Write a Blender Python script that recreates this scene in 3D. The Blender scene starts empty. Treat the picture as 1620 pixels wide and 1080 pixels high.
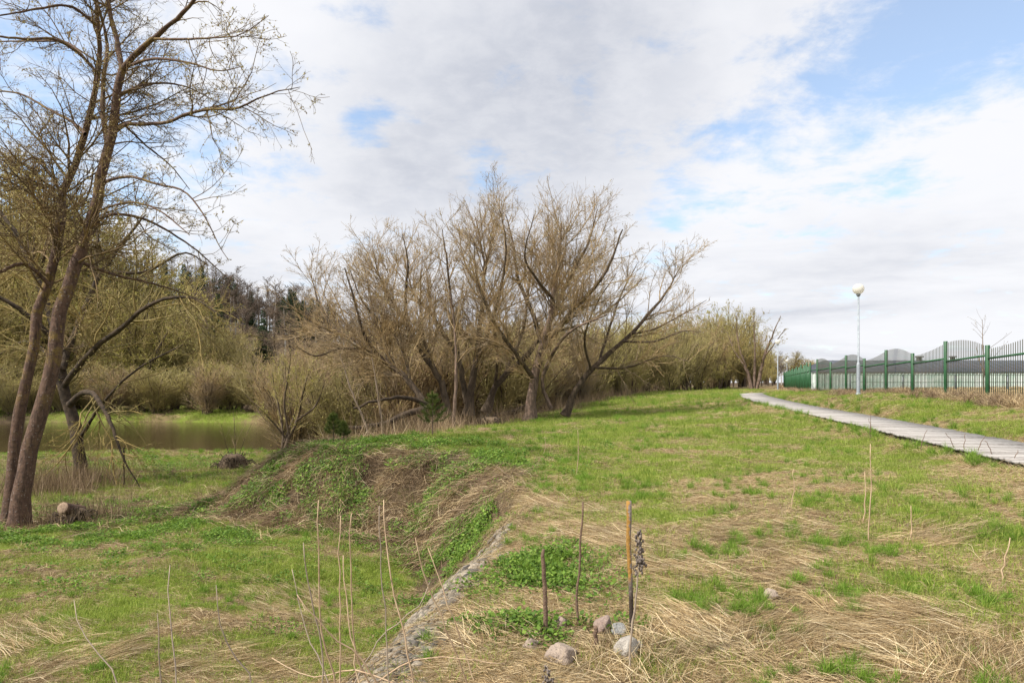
import bpy, math, random
import numpy as np
from math import radians as rad, pi
random.seed(7)
S = bpy.context.scene
COL = S.collection
# ------------------------------------------------------------------ camera, light, exposure
EYE = 1.65            # eye height above the near meadow
cam = bpy.data.objects.new('camera', bpy.data.cameras.new('camera'))
COL.objects.link(cam)
cam.location = (0, 0, EYE); cam.rotation_euler = (rad(90), 0, 0)
cam.data.lens = 24; cam.data.sensor_width = 36
cam.data.shift_y = 65 / 1620
cam.data.clip_start = .05; cam.data.clip_end = 6000
S.camera = cam
SUN_EL, SUN_AZ = 48, 243      # azimuth clockwise from the viewing direction (+Y)
sun = bpy.data.objects.new('sun', bpy.data.lights.new('sun', 'SUN'))
COL.objects.link(sun)
sun.data.energy = 5.0; sun.data.angle = rad(1.2); sun.data.color = (1, .95, .86)
sun.rotation_euler = (rad(90 - SUN_EL), 0, rad(180 - SUN_AZ))
S.view_settings.view_transform = 'Standard'; S.view_settings.look = 'None'
S.view_settings.gamma = 1; S.view_settings.exposure = 0.52
S.view_settings.use_curve_mapping = False

def pdir(px, py):
    v = np.array([(px - 810) / 1080, 1., (605 - py) / 1080]); return v / np.linalg.norm(v)

world = bpy.data.worlds.new('World'); S.world = world; world.use_nodes = True
nt = world.node_tree; nt.nodes.clear()
class NG:
    def __init__(s, t): s.t = t
    def n(s, kind, **kw):
        d = s.t.nodes.new(kind)
        for k, v in kw.items(): setattr(d, k, v)
        return d
    def put(s, sock, v):
        if isinstance(v, bpy.types.NodeSocket): s.t.links.new(v, sock)
        elif v is not None: sock.default_value = v
    def m(s, op, a, b=None, c=None, clamp=False):
        d = s.n('ShaderNodeMath', operation=op, use_clamp=clamp)
        s.put(d.inputs[0], a); s.put(d.inputs[1], b); s.put(d.inputs[2], c); return d.outputs[0]
    def vm(s, op, a, b=None, scale=None):
        d = s.n('ShaderNodeVectorMath', operation=op)
        s.put(d.inputs[0], a); s.put(d.inputs[1], b)
        if scale is not None: s.put(d.inputs['Scale'], scale)
        return d.outputs['Value'] if op in ('DOT_PRODUCT', 'LENGTH', 'DISTANCE') else d.outputs[0]
    def ramp(s, v, lo, hi, a=0., b=1.):
        d = s.n('ShaderNodeMapRange', interpolation_type='SMOOTHSTEP')
        for i, q in enumerate((v, lo, hi, a, b)): s.put(d.inputs[i], q)
        return d.outputs[0]
    def noise(s, vec, scale, detail=4, rough=.5, dist=0, lac=2.):
        d = s.n('ShaderNodeTexNoise'); s.put(d.inputs['Vector'], vec)
        for k, q in (('Scale', scale), ('Detail', detail), ('Roughness', rough), ('Distortion', dist), ('Lacunarity', lac)): s.put(d.inputs[k], q)
        return d.outputs[0]
    def mix(s, f, a, b, mode='MIX'):
        d = s.n('ShaderNodeMix', data_type='RGBA', blend_type=mode)
        s.put(d.inputs[0], f)
        for i, q in ((6, a), (7, b)): s.put(d.inputs[i], q if isinstance(q, bpy.types.NodeSocket) else (*q, 1))
        return d.outputs[2]
    def cr(s, v, stops):
        d = s.n('ShaderNodeValToRGB'); e = d.color_ramp.elements
        while len(e) < len(stops): e.new(.5)
        for q, (p, c) in zip(e, stops): q.position = p; q.color = (*c, 1)
        s.put(d.inputs[0], v); return d.outputs[0]
g = NG(nt)
sky = g.n('ShaderNodeTexSky', sky_type='NISHITA', sun_disc=False)
sky.sun_elevation = rad(SUN_EL); sky.sun_rotation = rad(SUN_AZ)
dirv = g.n('ShaderNodeTexCoord').outputs['Generated']
sep = g.n('ShaderNodeSeparateXYZ'); g.put(sep.inputs[0], dirv)
zc = g.m('MAXIMUM', sep.outputs[2], .0)
zz = g.m('ADD', zc, .16)
comb = g.n('ShaderNodeCombineXYZ')
g.put(comb.inputs[0], g.m('DIVIDE', sep.outputs[0], zz)); g.put(comb.inputs[1], g.m('DIVIDE', sep.outputs[1], zz))
P2 = comb.outputs[0]
n_big = g.noise(P2, .9, 6, .55, .3)
n_mid = g.noise(P2, 2.6, 7, .62, .35)
n_fine = g.noise(P2, 9, 6, .65, .2)
def blobs(lst):
    tot = None
    for px, py, rpx, w in lst:
        d = g.vm('DOT_PRODUCT', dirv, tuple(pdir(px, py)))
        a = math.atan(rpx / 1080)
        f = g.ramp(d, math.cos(a * 1.25), math.cos(a * .15), 0., w)
        tot = f if tot is None else g.m('MAXIMUM', tot, f)
    return tot
gap = blobs([(1330, 130, 130, .9), (1430, 75, 150, .95), (1570, 0, 130, .8), (1240, 190, 85, .75), (1540, 115, 110, .42), (1380, 225, 110, .45), (1130, 225, 60, .5), (1070, 290, 70, .45),
             (130, 130, 230, .85), (20, 230, 160, .9), (585, 205, 42, .6), (420, 320, 100, .3), (230, 330, 100, .4), (1250, 310, 100, .42), (560, 40, 60, .3)])
cov = g.m('ADD', g.m('ADD', .70, g.m('MULTIPLY', g.m('SUBTRACT', n_mid, .5), 1.9)), g.m('MULTIPLY', g.m('SUBTRACT', n_fine, .5), .8))
cov = g.m('SUBTRACT', cov, g.m('MULTIPLY', gap, .54))
cov = g.ramp(cov, .04, .60, .27, 1.)
grey = blobs([(820, 160, 260, .9), (960, 130, 190, .8), (700, 230, 200, .75), (900, 250, 170, .7), (1150, 40, 150, .35), (560, 250, 150, .35), (950, 470, 0.1, 0.)])
low = g.ramp(sep.outputs[2], .03, .26, .75, 0.)
comb2 = g.n('ShaderNodeCombineXYZ'); g.put(comb2.inputs[0], g.m('MULTIPLY', sep.outputs[0], 2.2)); g.put(comb2.inputs[1], g.m('MULTIPLY', sep.outputs[1], 2.2)); g.put(comb2.inputs[2], g.m('MULTIPLY', sep.outputs[2], 16))
streak = g.ramp(g.noise(comb2.outputs[0], 1.1, 6, .6, .4), .42, .66, 0., 1.)
shade = g.m('ADD', g.m('MULTIPLY', grey, g.ramp(n_big, .25, .7, .6, 1.)), g.m('MULTIPLY', g.ramp(n_big, .45, .72, 0., 1.), .35))
shade = g.m('ADD', shade, g.m('MULTIPLY', low, streak), clamp=True)
ccol = g.mix(shade, (.95, .96, 1.0), (.60, .63, .71))
ccol = g.mix(g.ramp(n_fine, .35, .7, 0., .25), ccol, (.98, .98, 1.))
b1 = g.n('ShaderNodeBackground'); g.put(b1.inputs[0], g.mix(1., sky.outputs[0], (.95, 1.1, 1.16), 'MULTIPLY')); b1.inputs[1].default_value = .15
b2 = g.n('ShaderNodeBackground'); g.put(b2.inputs[0], ccol); b2.inputs[1].default_value = .70
ms = g.n('ShaderNodeMixShader'); g.put(ms.inputs[0], g.m('MAXIMUM', cov, g.ramp(sep.outputs[2], .0, .10, .8, 0.)))
nt.links.new(b1.outputs[0], ms.inputs[1]); nt.links.new(b2.outputs[0], ms.inputs[2])
wo = g.n('ShaderNodeOutputWorld'); nt.links.new(ms.outputs[0], wo.inputs[0])

# ------------------------------------------------------------------ helpers
def tag(o, label=None, cat=None, group=None, kind=None):
    for k, v in (('label', label), ('category', cat), ('group', group), ('kind', kind)):
        if v: o[k] = v
    return o
def empty(name, loc=(0, 0, 0), rz=0., **kw):
    o = bpy.data.objects.new(name, None); COL.objects.link(o); o.empty_display_size = .1
    o.location = loc; o.rotation_euler = (0, 0, rz); return tag(o, **kw)
def mesh_np(name, V, F, mat=None, smooth=False, attr=None):
    """V (n,3); F list of int arrays (m,k) with k 3 or 4"""
    me = bpy.data.meshes.new(name)
    V = np.asarray(V, np.float32); F = [np.asarray(f, np.int32) for f in (F if isinstance(F, list) else [F]) if len(f)]
    me.vertices.add(len(V)); me.vertices.foreach_set('co', V.ravel())
    nl = sum(f.size for f in F); nf = sum(len(f) for f in F)
    me.loops.add(nl); me.polygons.add(nf)
    me.loops.foreach_set('vertex_index', np.concatenate([f.ravel() for f in F]))
    tot = np.concatenate([np.full(len(f), f.shape[1], np.int32) for f in F])
    st = np.concatenate([[0], np.cumsum(tot)[:-1]]).astype(np.int32)
    me.polygons.foreach_set('loop_start', st)
    try: me.polygons.foreach_set('loop_total', tot)
    except Exception: pass
    if smooth: me.polygons.foreach_set('use_smooth', np.ones(nf, bool))
    me.update(calc_edges=True)
    if attr is not None:
        a = me.attributes.new('c', 'FLOAT', 'POINT'); a.data.foreach_set('value', np.asarray(attr, np.float32))
    if mat: me.materials.append(mat)
    return me
def link(name, me, parent=None, loc=(0, 0, 0), rot=(0, 0, 0), scale=(1, 1, 1), **kw):
    o = bpy.data.objects.new(name, me); COL.objects.link(o)
    if parent: o.parent = parent
    o.location = loc; o.rotation_euler = rot; o.scale = scale
    return tag(o, **kw)
def copy_thing(o, loc, rz=0., scale=1., parent=None, **kw):
    c = o.copy(); COL.objects.link(c)
    if parent: c.parent = parent
    else:
        c.location = loc; c.rotation_euler = (0, 0, rz)
        c.scale = scale if hasattr(scale, '__len__') else (scale,) * 3
    for ch in list(o.children): copy_thing(ch, None, parent=c)
    return tag(c, **kw)
def box(x0, x1, y0, y1, z0, z1):
    V = np.array([(x, y, z) for z in (z0, z1) for y in (y0, y1) for x in (x0, x1)], float)
    F = np.array([(0, 2, 3, 1), (4, 5, 7, 6), (0, 1, 5, 4), (2, 6, 7, 3), (0, 4, 6, 2), (1, 3, 7, 5)])
    return V, F
def merge(parts):
    Vs, F3, F4, n = [], [], [], 0
    for V, F in parts:
        for f in (F if isinstance(F, list) else [F]):
            f = np.asarray(f)
            if len(f): (F3 if f.shape[1] == 3 else F4).append(f + n)
        Vs.append(V); n += len(V)
    return np.concatenate(Vs), [np.concatenate(q) for q in (F3, F4) if q]
def lathe(prof, seg=24, c=(0, 0)):
    prof = np.array(prof, float); a = np.arange(seg) * 2 * pi / seg
    V = np.stack([c[0] + prof[:, :1] * np.cos(a), c[1] + prof[:, :1] * np.sin(a), np.repeat(prof[:, 1:], seg, 1)], -1).reshape(-1, 3)
    i, j = np.meshgrid(np.arange(len(prof) - 1), np.arange(seg), indexing='ij'); j2 = (j + 1) % seg
    return V, np.stack([i * seg + j, i * seg + j2, (i + 1) * seg + j2, (i + 1) * seg + j], -1).reshape(-1, 4)
def hash2(ix, iy, seed):
    h = (ix.astype(np.int64) * 374761393 + iy.astype(np.int64) * 668265263 + seed * 974711) & 0xffffffff
    h = ((h ^ (h >> 13)) * 1274126177) & 0xffffffff
    return ((h ^ (h >> 16)) & 0xffff) / 65535.
def vn(x, y, s=1., seed=0):
    x = np.asarray(x, float) / s; y = np.asarray(y, float) / s
    ix, iy = np.floor(x), np.floor(y); fx, fy = x - ix, y - iy
    fx = fx * fx * (3 - 2 * fx); fy = fy * fy * (3 - 2 * fy)
    a, b = hash2(ix, iy, seed), hash2(ix + 1, iy, seed); c, d = hash2(ix, iy + 1, seed), hash2(ix + 1, iy + 1, seed)
    return (a * (1 - fx) + b * fx) * (1 - fy) + (c * (1 - fx) + d * fx) * fy
def fbm(x, y, s=1., seed=0, o=4):
    t = 0; w = 1; n = 0
    for k in range(o): t = t + w * vn(x, y, s / 2 ** k, seed + 17 * k); n += w; w *= .5
    return t / n
def sm(x, a, b):
    t = np.clip((np.asarray(x, float) - a) / (b - a), 0, 1); return t * t * (3 - 2 * t)

def mat(name, col=(.5, .5, .5), rough=.8, metal=0., col2=None, nscale=5., trans=0., bump=0., bscale=30., attr=None, rnd=0., spec=.3, extra=None):
    m = bpy.data.materials.new(name); m.use_nodes = True; t = m.node_tree; q = NG(t)
    bs = t.nodes['Principled BSDF']; bs.inputs['Roughness'].default_value = rough; bs.inputs['Metallic'].default_value = metal
    bs.inputs['Specular IOR Level'].default_value = spec
    oc = q.n('ShaderNodeTexCoord').outputs['Object']
    c = None
    if attr:
        a = q.n('ShaderNodeAttribute', attribute_name='c'); c = q.cr(a.outputs['Fac'], attr)
    elif col2:
        c = q.mix(q.ramp(q.noise(oc, nscale, 5, .6), .35, .65), col, col2)
    if rnd:
        r = q.n('ShaderNodeObjectInfo').outputs['Random']
        c = q.mix(1., c if c else col, q.cr(r, [(0, (1 - rnd,) * 3), (1, (1 + rnd, 1 + rnd * .8, 1 + rnd * .5))]), 'MULTIPLY')
    if extra: c = extra(q, oc, c)
    if c: t.links.new(c, bs.inputs['Base Color'])
    else: bs.inputs['Base Color'].default_value = (*col, 1)
    if bump:
        bn = q.n('ShaderNodeBump'); bn.inputs['Strength'].default_value = bump; bn.inputs['Distance'].default_value = .02
        t.links.new(q.noise(oc, bscale, 5, .65), bn.inputs['Height']); t.links.new(bn.outputs[0], bs.inputs['Normal'])
    if trans:
        tr = q.n('ShaderNodeBsdfTranslucent'); mx = q.n('ShaderNodeMixShader'); mx.inputs[0].default_value = trans
        if c: t.links.new(c, tr.inputs[0])
        else: tr.inputs[0].default_value = (*col, 1)
        t.links.new(bs.outputs[0], mx.inputs[1]); t.links.new(tr.outputs[0], mx.inputs[2])
        t.links.new(mx.outputs[0], t.nodes['Material Output'].inputs[0])
    return m

# ------------------------------------------------------------------ terrain
HP = np.array([(0, 2, 0), (3, 4, 0), (-1, 4, 0), (5, 4, .08), (.3, 10, -.05), (9, 12, .36), (6, 10, .2), (10.2, 19, .42), (12.6, 32, .55), (17, 48, .72),
    (14.2, 28, 1.1), (13.2, 22, .95), (15.5, 24.4, 1.05), (16.55, 30, 1.07), (18.2, 39, 1.05), (14.85, 21.3, 1.05), (13.2, 15, 1.0), (11.6, 10, .9), (19.5, 42, 1.05), (25, 50, 1.1), (33, 83, 1.0), (24, 60, .9), (30, 35, 1.15), (45, 60, 1.15),
    (1.1, 30.6, -.05), (5.7, 44, .15), (13.9, 62, .62), (27.4, 78, .7), (4, 20, .12), (8, 30, .3), (10, 45, .5), (3, 14, 0.02), (-1.5, 18, .05), (-3.5, 17, .0), (-2, 22, -.05),
    (100, 100, 1.2), (60, 150, 1.2), (-20, 60, 0), (-12, 20, -.1), (-10, -5, 0), (30, 0, 1.2), (100, 20, 1.3), (0, -20, 0), (0, 120, .3), (-80, 20, 0), (-60, 120, 0)], float)
def _U(r2): return np.where(r2 > 1e-9, r2 * np.log(r2 + 1e-12), 0)
_n = len(HP); _K = _U(((HP[:, None, :2] - HP[None, :, :2]) ** 2).sum(-1)) + np.eye(_n) * 2.
_A = np.zeros((_n + 3, _n + 3)); _A[:_n, :_n] = _K; _A[:_n, _n] = 1; _A[:_n, _n + 1:] = HP[:, :2]; _A[_n:, :_n] = _A[:_n, _n:].T
_W = np.linalg.solve(_A, np.concatenate([HP[:, 2], np.zeros(3)]))
def high(x, y):
    x = np.clip(x, -90, 110); y = np.clip(y, -25, 150); r = _W[_n] + _W[_n + 1] * x + _W[_n + 2] * y
    for k in range(_n): r = r + _W[k] * _U((x - HP[k, 0]) ** 2 + (y - HP[k, 1]) ** 2)
    return r
LY = np.array([-50, 3, 5, 9.5, 14, 23, 34, 43, 60, 90, 2000.]); LZ = np.array([-.6, -.6, -.72, -1.02, -1.35, -1.75, -2.35, -2.72, -2.6, -2.1, -2.1])
def yn(x): return 43.5 + .9 * np.logaddexp(0, (x + 13) * .5) * 2 * .9 + .8 * np.sin(x * .25)
def yf(x): return 76. + .9 * np.logaddexp(0, (x + 13) * .5) * 2 * .9 + 1.6 * np.sin(x * .13 + 1)
RIV = -2.85
EDGE = np.array([(-1.1, -8), (-1.0, 2), (-.78, 3.8), (-.38, 6.4), (.1, 8.6), (.15, 10.4), (-.1, 12.6), (-1.2, 14.5), (-2.6, 15.1), (-4.2, 15.4), (-5.1, 16.6), (-4.6, 18.6), (-3.3, 21.5), (-1.7, 26), (.2, 31), (4.4, 44), (11.5, 62), (20, 85), (30, 120), (60, 300), (60, 3000)], float)
EW = np.array([1., .9, .85, 1.0, 1.2, 1.5, 1.9, 2.0, 1.9, 1.8, 2.6, 3.4, 4, 5, 6, 7, 8, 10, 10, 10, 10])
EDGE_MID = None
def edge_t(x, y):
    """0 on the plateau, growing to 1 at the toe of the slope"""
    x = np.asarray(x, float); y = np.asarray(y, float)
    best = np.full(x.shape, 1e9); wd = np.zeros(x.shape); ins = np.zeros(x.shape, bool)
    for i in range(len(EDGE) - 1):
        a, b = EDGE[i], EDGE[i + 1]; d = b - a
        t = np.clip(((x - a[0]) * d[0] + (y - a[1]) * d[1]) / (d @ d), 0, 1)
        q = np.hypot(x - a[0] - t * d[0], y - a[1] - t * d[1]); k = q < best
        best = np.where(k, q, best); wd = np.where(k, EW[i] + (EW[i + 1] - EW[i]) * t, wd)
        c = (y >= a[1]) & (y < b[1]); ins |= c & (x > a[0] + (y - a[1]) * d[0] / max(d[1], 1e-6))
    return np.where(ins, -best, best) / wd, best * np.where(ins, -1, 1)
HA = np.array([-30, -.9, -.75, -.44, -.3, -.1, .17, .45, 30.]); HH = np.array([30, 30, 27, 20, 14.5, 9, 4, 2.2, 1.5])
RUBX = lambda y: np.interp(y, [3.4, 4.4, 6.4, 8.5, 11.3], [-1.02, -.86, -.66, -.40, -.12])
def height(x, y):
    x = np.asarray(x, float); y = np.asarray(y, float)
    t, d = edge_t(x, y)
    nz = (fbm(x, y, .9, 3, 3) - .5) * .10 * sm(np.hypot(x, y), 40, 3) + (fbm(x, y, 6, 9, 3) - .5) * .22
    hi = high(x, y) + nz * np.where((x > 5) , .5, 1)
    lo = np.interp(y, LY, LZ) + nz * 1.3 - .12 * sm(y, 6, 14) * sm(x, -9, -4) * 0
    lo = lo - .35 * np.exp(-((x + 1.7) ** 2 / 4 + (y - 9) ** 2 / 12))
    # river trench
    A, B = yn(x), yf(x)
    tr = sm(y, A - 1.6, A + .8) * (1 - sm(y, B - .6, B + 1.6))
    lo = lo * (1 - tr) + (-3.9) * tr
    lo = lo + np.where(y > B, .5 * sm(y, B, B + 5), 0)
    # hill
    ang = x / np.maximum(y, 1); H = np.interp(ang, HA, HH)
    lo = lo + H * sm(y, 95, 178)
    tt = np.clip(t, 0, 1); s = 1 - tt; s = s * s * (3 - 2 * s) * .6 + s * .4
    z = lo + (hi - lo) * np.where(t <= 0, 1, s)
    # hummock on the spur of the bank
    z = z + .22 * np.exp(-((x + 2.6) ** 2 / 5 + (y - 16.6) ** 2 / 2.2))
    # lumps on the broken slope
    z = z + (fbm(x, y, .6, 21, 3) - .5) * .42 * sm(t, -.15, .2) * (1 - sm(t, .8, 1.2)) * sm(y, 40, 20)
    # the washed-out gully
    z = z - .05 * np.exp(-((x - RUBX(y)) / (.24 + .012 * y)) ** 2) * sm(y, 9.6, 7.5) * sm(y, 2.5, 3.4)
    return z
CL = np.array([(7.9, 4, .38), (8.1, 8, .42), (8.45, 10, .45), (9.1, 13.5, .49), (10.0, 18, .54), (10.9, 23, .60), (11.7, 28, .66), (13.0, 34, .72), (15, 42, .80), (17.5, 50, .83), (21, 57, .80)], float)
def path_d(x, y):
    best = np.full(np.shape(x), 1e9)
    for a, b in zip(CL[:-1], CL[1:]):
        d = b[:2] - a[:2]; t = np.clip(((x - a[0]) * d[0] + (y - a[1]) * d[1]) / (d @ d), 0, 1)
        best = np.minimum(best, np.hypot(x - a[0] - t * d[0], y - a[1] - t * d[1]))
    return best
def pathz(x, y):
    """ground is held just under the deck"""
    zc = np.interp(y, CL[:, 1], CL[:, 2]); return zc
def ground(x, y):
    z = height(x, y); d = path_d(x, y)
    w = 1 - sm(d, .8, 1.6)
    return z * (1 - w) + (pathz(x, y) - .13) * w
def gz(x, y): return float(ground(np.array([x]), np.array([y]))[0])
def W(px, py, Y): return np.array([(px - 810) / 1080 * Y, Y, EYE + (605 - py) / 1080 * Y])
geo = lambda a, b, n: np.geomspace(a, b, n)
ys = np.concatenate([-geo(1500, 3, 14), np.arange(-1.5, 2.4, .3), np.arange(2.5, 22, .11), geo(22.1, 120, 110), geo(124, 2500, 40)])
xs = np.concatenate([-geo(2500, 9.3, 110), np.arange(-9.2, 12, .13), geo(12.1, 2500, 110)])
X, Y = np.meshgrid(xs, ys); Z = ground(X, Y)
nx, ny = len(xs), len(ys)
i, j = np.meshgrid(np.arange(ny - 1), np.arange(nx - 1), indexing='ij')
F = np.stack([i * nx + j, i * nx + j + 1, (i + 1) * nx + j + 1, (i + 1) * nx + j], -1).reshape(-1, 4)
# surface masks: dry = straw cover, bare = soil / slope
def dryness(x, y):
    t, d = edge_t(x, y)
    v = .45 + (fbm(x, y, 1.1, 31, 3) - .5) * 1.35 + (fbm(x, y, .42, 33, 2) - .5) * 1.0 * sm(y, 40, 15) + .16 * (d > 1) * sm(y, 14, 6) + (fbm(x, y, 5, 41, 3) - .5) * 1.1
    v = v + .34 * np.exp(-((x - 1.6) ** 2 / 6 + (y - 8.5) ** 2 / 22)) * (d < .4) + .22 * sm(y, 7, 4) * (x > -.3) - .10 * sm(y, 8, 20) * (d < 0)
    v = v + .3 * sm(-d, 1.4, 0) * (d < 0) * sm(y, 16, 10) + .1 * (d > 1.5) * sm(y, 9, 4)
    v = v + .25 * sm(path_d(x, y), 1.9, 1.0)
    v = v - .12 * (d > 2) * sm(y, 9, 18) * sm(y, 34, 26) + .16 * (d > 3) * sm(y, 30, 38) * (y < 60) + .02 * (y > 70) * (d > 3)
    v = v + .55 * sm(x - (15.0 + (y - 21) * .19), -.9, .3) * (y > 5) * (x < 60)
    return np.clip(v, 0, 1)
def bareness(x, y):
    t, d = edge_t(x, y)
    v = .85 * sm(t, -.1, .15) * (1 - sm(t, .9, 1.3)) * sm(y, 60, 24)
    v = np.maximum(v, .8 * sm(fbm(x, y, 7, 51, 3), .5, .66) * (d > 3) * (y > 14))
    v = np.maximum(v, .75 * sm(t, 0, .3) * (1 - sm(t, 1., 1.6)) * (y > 24))
    v = np.maximum(v, .8 * sm(y, 108, 125))
    return np.clip(v, 0, 1)
me = mesh_np('ground', np.stack([X, Y, Z], -1).reshape(-1, 3), F, None, True)
for nm, fn in (('dry', dryness), ('bare', bareness)):
    a = me.attributes.new(nm, 'FLOAT', 'POINT'); a.data.foreach_set('value', fn(X, Y).astype(np.float32).ravel())
m = bpy.data.materials.new('meadow_ground'); m.use_nodes = True; q = NG(m.node_tree); bs = m.node_tree.nodes['Principled BSDF']
bs.inputs['Roughness'].default_value = .95; bs.inputs['Specular IOR Level'].default_value = .1
oc = q.n('ShaderNodeTexCoord').outputs['Object']
dry = q.n('ShaderNodeAttribute', attribute_name='dry').outputs['Fac']; bare = q.n('ShaderNodeAttribute', attribute_name='bare').outputs['Fac']
n1 = q.noise(oc, 1.6, 8, .7); n2 = q.noise(oc, 14, 6, .7); n3 = q.noise(oc, 60, 4, .7)
grn = q.mix(q.ramp(n2, .3, .7), (.125, .17, .026), (.21, .26, .045))
strw = q.mix(q.ramp(n3, .35, .7), (.10, .07, .036), (.34, .26, .14))
soil = q.mix(q.ramp(n2, .3, .7), (.06, .042, .026), (.15, .11, .068))
f = q.m('ADD', dry, q.m('ADD', q.m('MULTIPLY', q.m('SUBTRACT', n1, .5), .9), q.m('MULTIPLY', q.m('SUBTRACT', n2, .5), .9)))
c = q.mix(q.ramp(f, .35, .75), grn, strw)
fb = q.m('ADD', bare, q.m('MULTIPLY', q.m('SUBTRACT', n2, .5), .8))
c = q.mix(q.ramp(fb, .35, .75), c, soil)
c = q.mix(q.ramp(n2, .48, .64, 0., .72), c, (.045, .033, .02))  # dark blotches: small shadows and brown litter painted into the ground colour
m.node_tree.links.new(c, bs.inputs['Base Color'])
bn = q.n('ShaderNodeBump'); bn.inputs['Strength'].default_value = .9; bn.inputs['Distance'].default_value = .05
m.node_tree.links.new(q.m('ADD', n2, q.m('MULTIPLY', n3, .4)), bn.inputs['Height']); m.node_tree.links.new(bn.outputs[0], bs.inputs['Normal'])
me.materials.append(m)
link('ground', me, kind='structure', label='meadow and river bank with patchy grass and straw')
# ------------------------------------------------------------------ river
xr = np.concatenate([-geo(900, 60, 12), np.linspace(-55, 40, 90)])
V = []; 
for x in xr: V += [(x, float(yn(x)) - 2.0, RIV), (x, float(yf(x)) + 2.0, RIV)]
k = np.arange(len(xr) - 1) * 2
m = mat('river_water', (.035, .023, .011), .07, spec=.5)
q = NG(m.node_tree); oc = q.n('ShaderNodeTexCoord').outputs['Object']
bn = q.n('ShaderNodeBump'); bn.inputs['Strength'].default_value = .4; bn.inputs['Distance'].default_value = .04
mp = q.n('ShaderNodeMapping'); mp.inputs['Scale'].default_value = (.6, 1.6, 1); q.put(mp.inputs[0], oc)
m.node_tree.links.new(q.noise(mp.outputs[0], 1.8, 5, .6), bn.inputs['Height']); m.node_tree.links.new(bn.outputs[0], m.node_tree.nodes['Principled BSDF'].inputs['Normal'])
link('river', mesh_np('river', V, np.stack([k, k + 2, k + 3, k + 1], -1), m), kind='structure', label='brown slow river reflecting the far bank')

# ------------------------------------------------------------------ boardwalk
wood = [mat('weathered_plank_%d' % k, c1, .85, col2=c2, nscale=9, bump=.3, bscale=40) for k, (c1, c2) in enumerate([((.25, .23, .215), (.36, .335, .32)), ((.19, .172, .16), (.30, .28, .265)), ((.31, .29, .275), (.40, .38, .36))])]
dark_wood = mat('dark_timber', (.07, .055, .042), .9, col2=(.13, .105, .08))
bw = empty('boardwalk', (CL[1][0], CL[1][1], CL[1][2]), label='pale grey timber boardwalk curving away through the grass', kind='structure')
sg = np.concatenate([[0], np.cumsum(np.linalg.norm(np.diff(CL, axis=0), axis=1))])
def cl(s): return np.array([np.interp(s, sg, CL[:, k]) for k in range(3)])
def clsm(s): return (cl(s - 1.2) + cl(s - .6) + cl(s) + cl(s + .6) + cl(s + 1.2)) / 5
planks = []
for k, w_ in enumerate(wood * 2):
    V, Fb = box(-.84 - .012 * (k % 3), .84 + .01 * ((k + 1) % 3), -.066, .066, -.035, 0)
    V[:, 2] += np.where(V[:, 1] > 0, .002 * (k % 2), 0)
    planks.append(mesh_np('plank', V, Fb, w_))
rnd = random.Random(3); s0, ds = 3.2, .148; npl = 0; s = s0
off = np.array([bw.location.x, bw.location.y, bw.location.z])
extra = []
while s < sg[-1] - 1.3:
    p = clsm(s); d = clsm(s + .2) - clsm(s - .2); a = math.atan2(d[1], d[0]) - pi / 2
    lat = rnd.uniform(-.03, .03); pz = rnd.uniform(-.004, .004)
    if npl < 300:
        link('plank', planks[rnd.randrange(6)], bw, tuple(p - off + np.array([math.cos(a) * lat, math.sin(a) * lat, pz])), (0, rnd.uniform(-.006, .006), a + rnd.uniform(-.008, .008)))
    else:
        V, Fb = box(-.84, .84, -.066, .066, -.035, 0); ca, sa = math.cos(a), math.sin(a)
        V = np.stack([V[:, 0] * ca - V[:, 1] * sa, V[:, 0] * sa + V[:, 1] * ca, V[:, 2]], -1) + (p - off); extra.append((V, Fb))
    npl += 1; s += ds
if extra:
    V, Fb = merge(extra); link('distant_planks', mesh_np('distant_planks', V, Fb, wood[0]), bw, kind='stuff')
for side in (-.74, 0, .74):
    pts = []
    for s in np.arange(3.2, sg[-1] - 1.3, .6):
        p = clsm(s); d = clsm(s + .2) - clsm(s - .2); d /= np.linalg.norm(d[:2]); pts.append(p + np.array([d[1], -d[0], 0]) * side - off)
    pts = np.array(pts); V = np.concatenate([np.stack([pts + np.array([ox, 0, oz]) for ox, oz in ((-.04, -.038), (.04, -.038), (.04, -.2), (-.04, -.2))], 1).reshape(-1, 3)])
    k = np.arange(len(pts) - 1)[:, None] * 4; r = np.arange(4)[None]
    link('beam', mesh_np('beam', V, np.stack([k + r, k + (r + 1) % 4, k + 4 + (r + 1) % 4, k + 4 + r], -1).reshape(-1, 4), dark_wood), bw)

# ------------------------------------------------------------------ green picket fence
paint = mat('green_fence_paint', (.012, .068, .024), .5, col2=(.022, .095, .036), nscale=8, spec=.5)
picket_paint = mat('picket_paint', (.03, .055, .035), .55, col2=(.085, .07, .05), nscale=6)
def fp(i): # straight run: i=0 is the post seen left of the tallest pair
    return np.array([16.55 - .556 * i, 30.2 - 2.945 * i])
POSTS = [(fp(i)) for i in range(6, -5, -1)]
corner = fp(-4.6); endp = np.array([33., 83.])
far_posts = [corner + (endp - corner) * t for t in np.linspace(0, 1, 15)]
pts2 = POSTS + far_posts
fence = empty('picket_fence', (*fp(2), 1.05), label='green steel picket fence with wavy top beside the boardwalk', cat='fence')
fo = np.array([*fp(2), 1.05])
pm = mesh_np('post', *box(-.05, .05, -.05, .05, 0, 1), mat=paint)
km = mesh_np('picket', *box(-.0085, .0085, -.0085, .0085, 0, 1), mat=picket_paint)
def topz(i):   # height profile along straight run in bays; low at odd posts
    ph = (i + 1) % 2.
    return 1.65 + (1.06 + .34 * ph ** 1.7 if ph < 1 else 1.40 + .10 * math.sin((ph - 1) * pi * .95) - .3 * (ph - 1) ** 1.9)
npick = 0; extra = []
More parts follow.
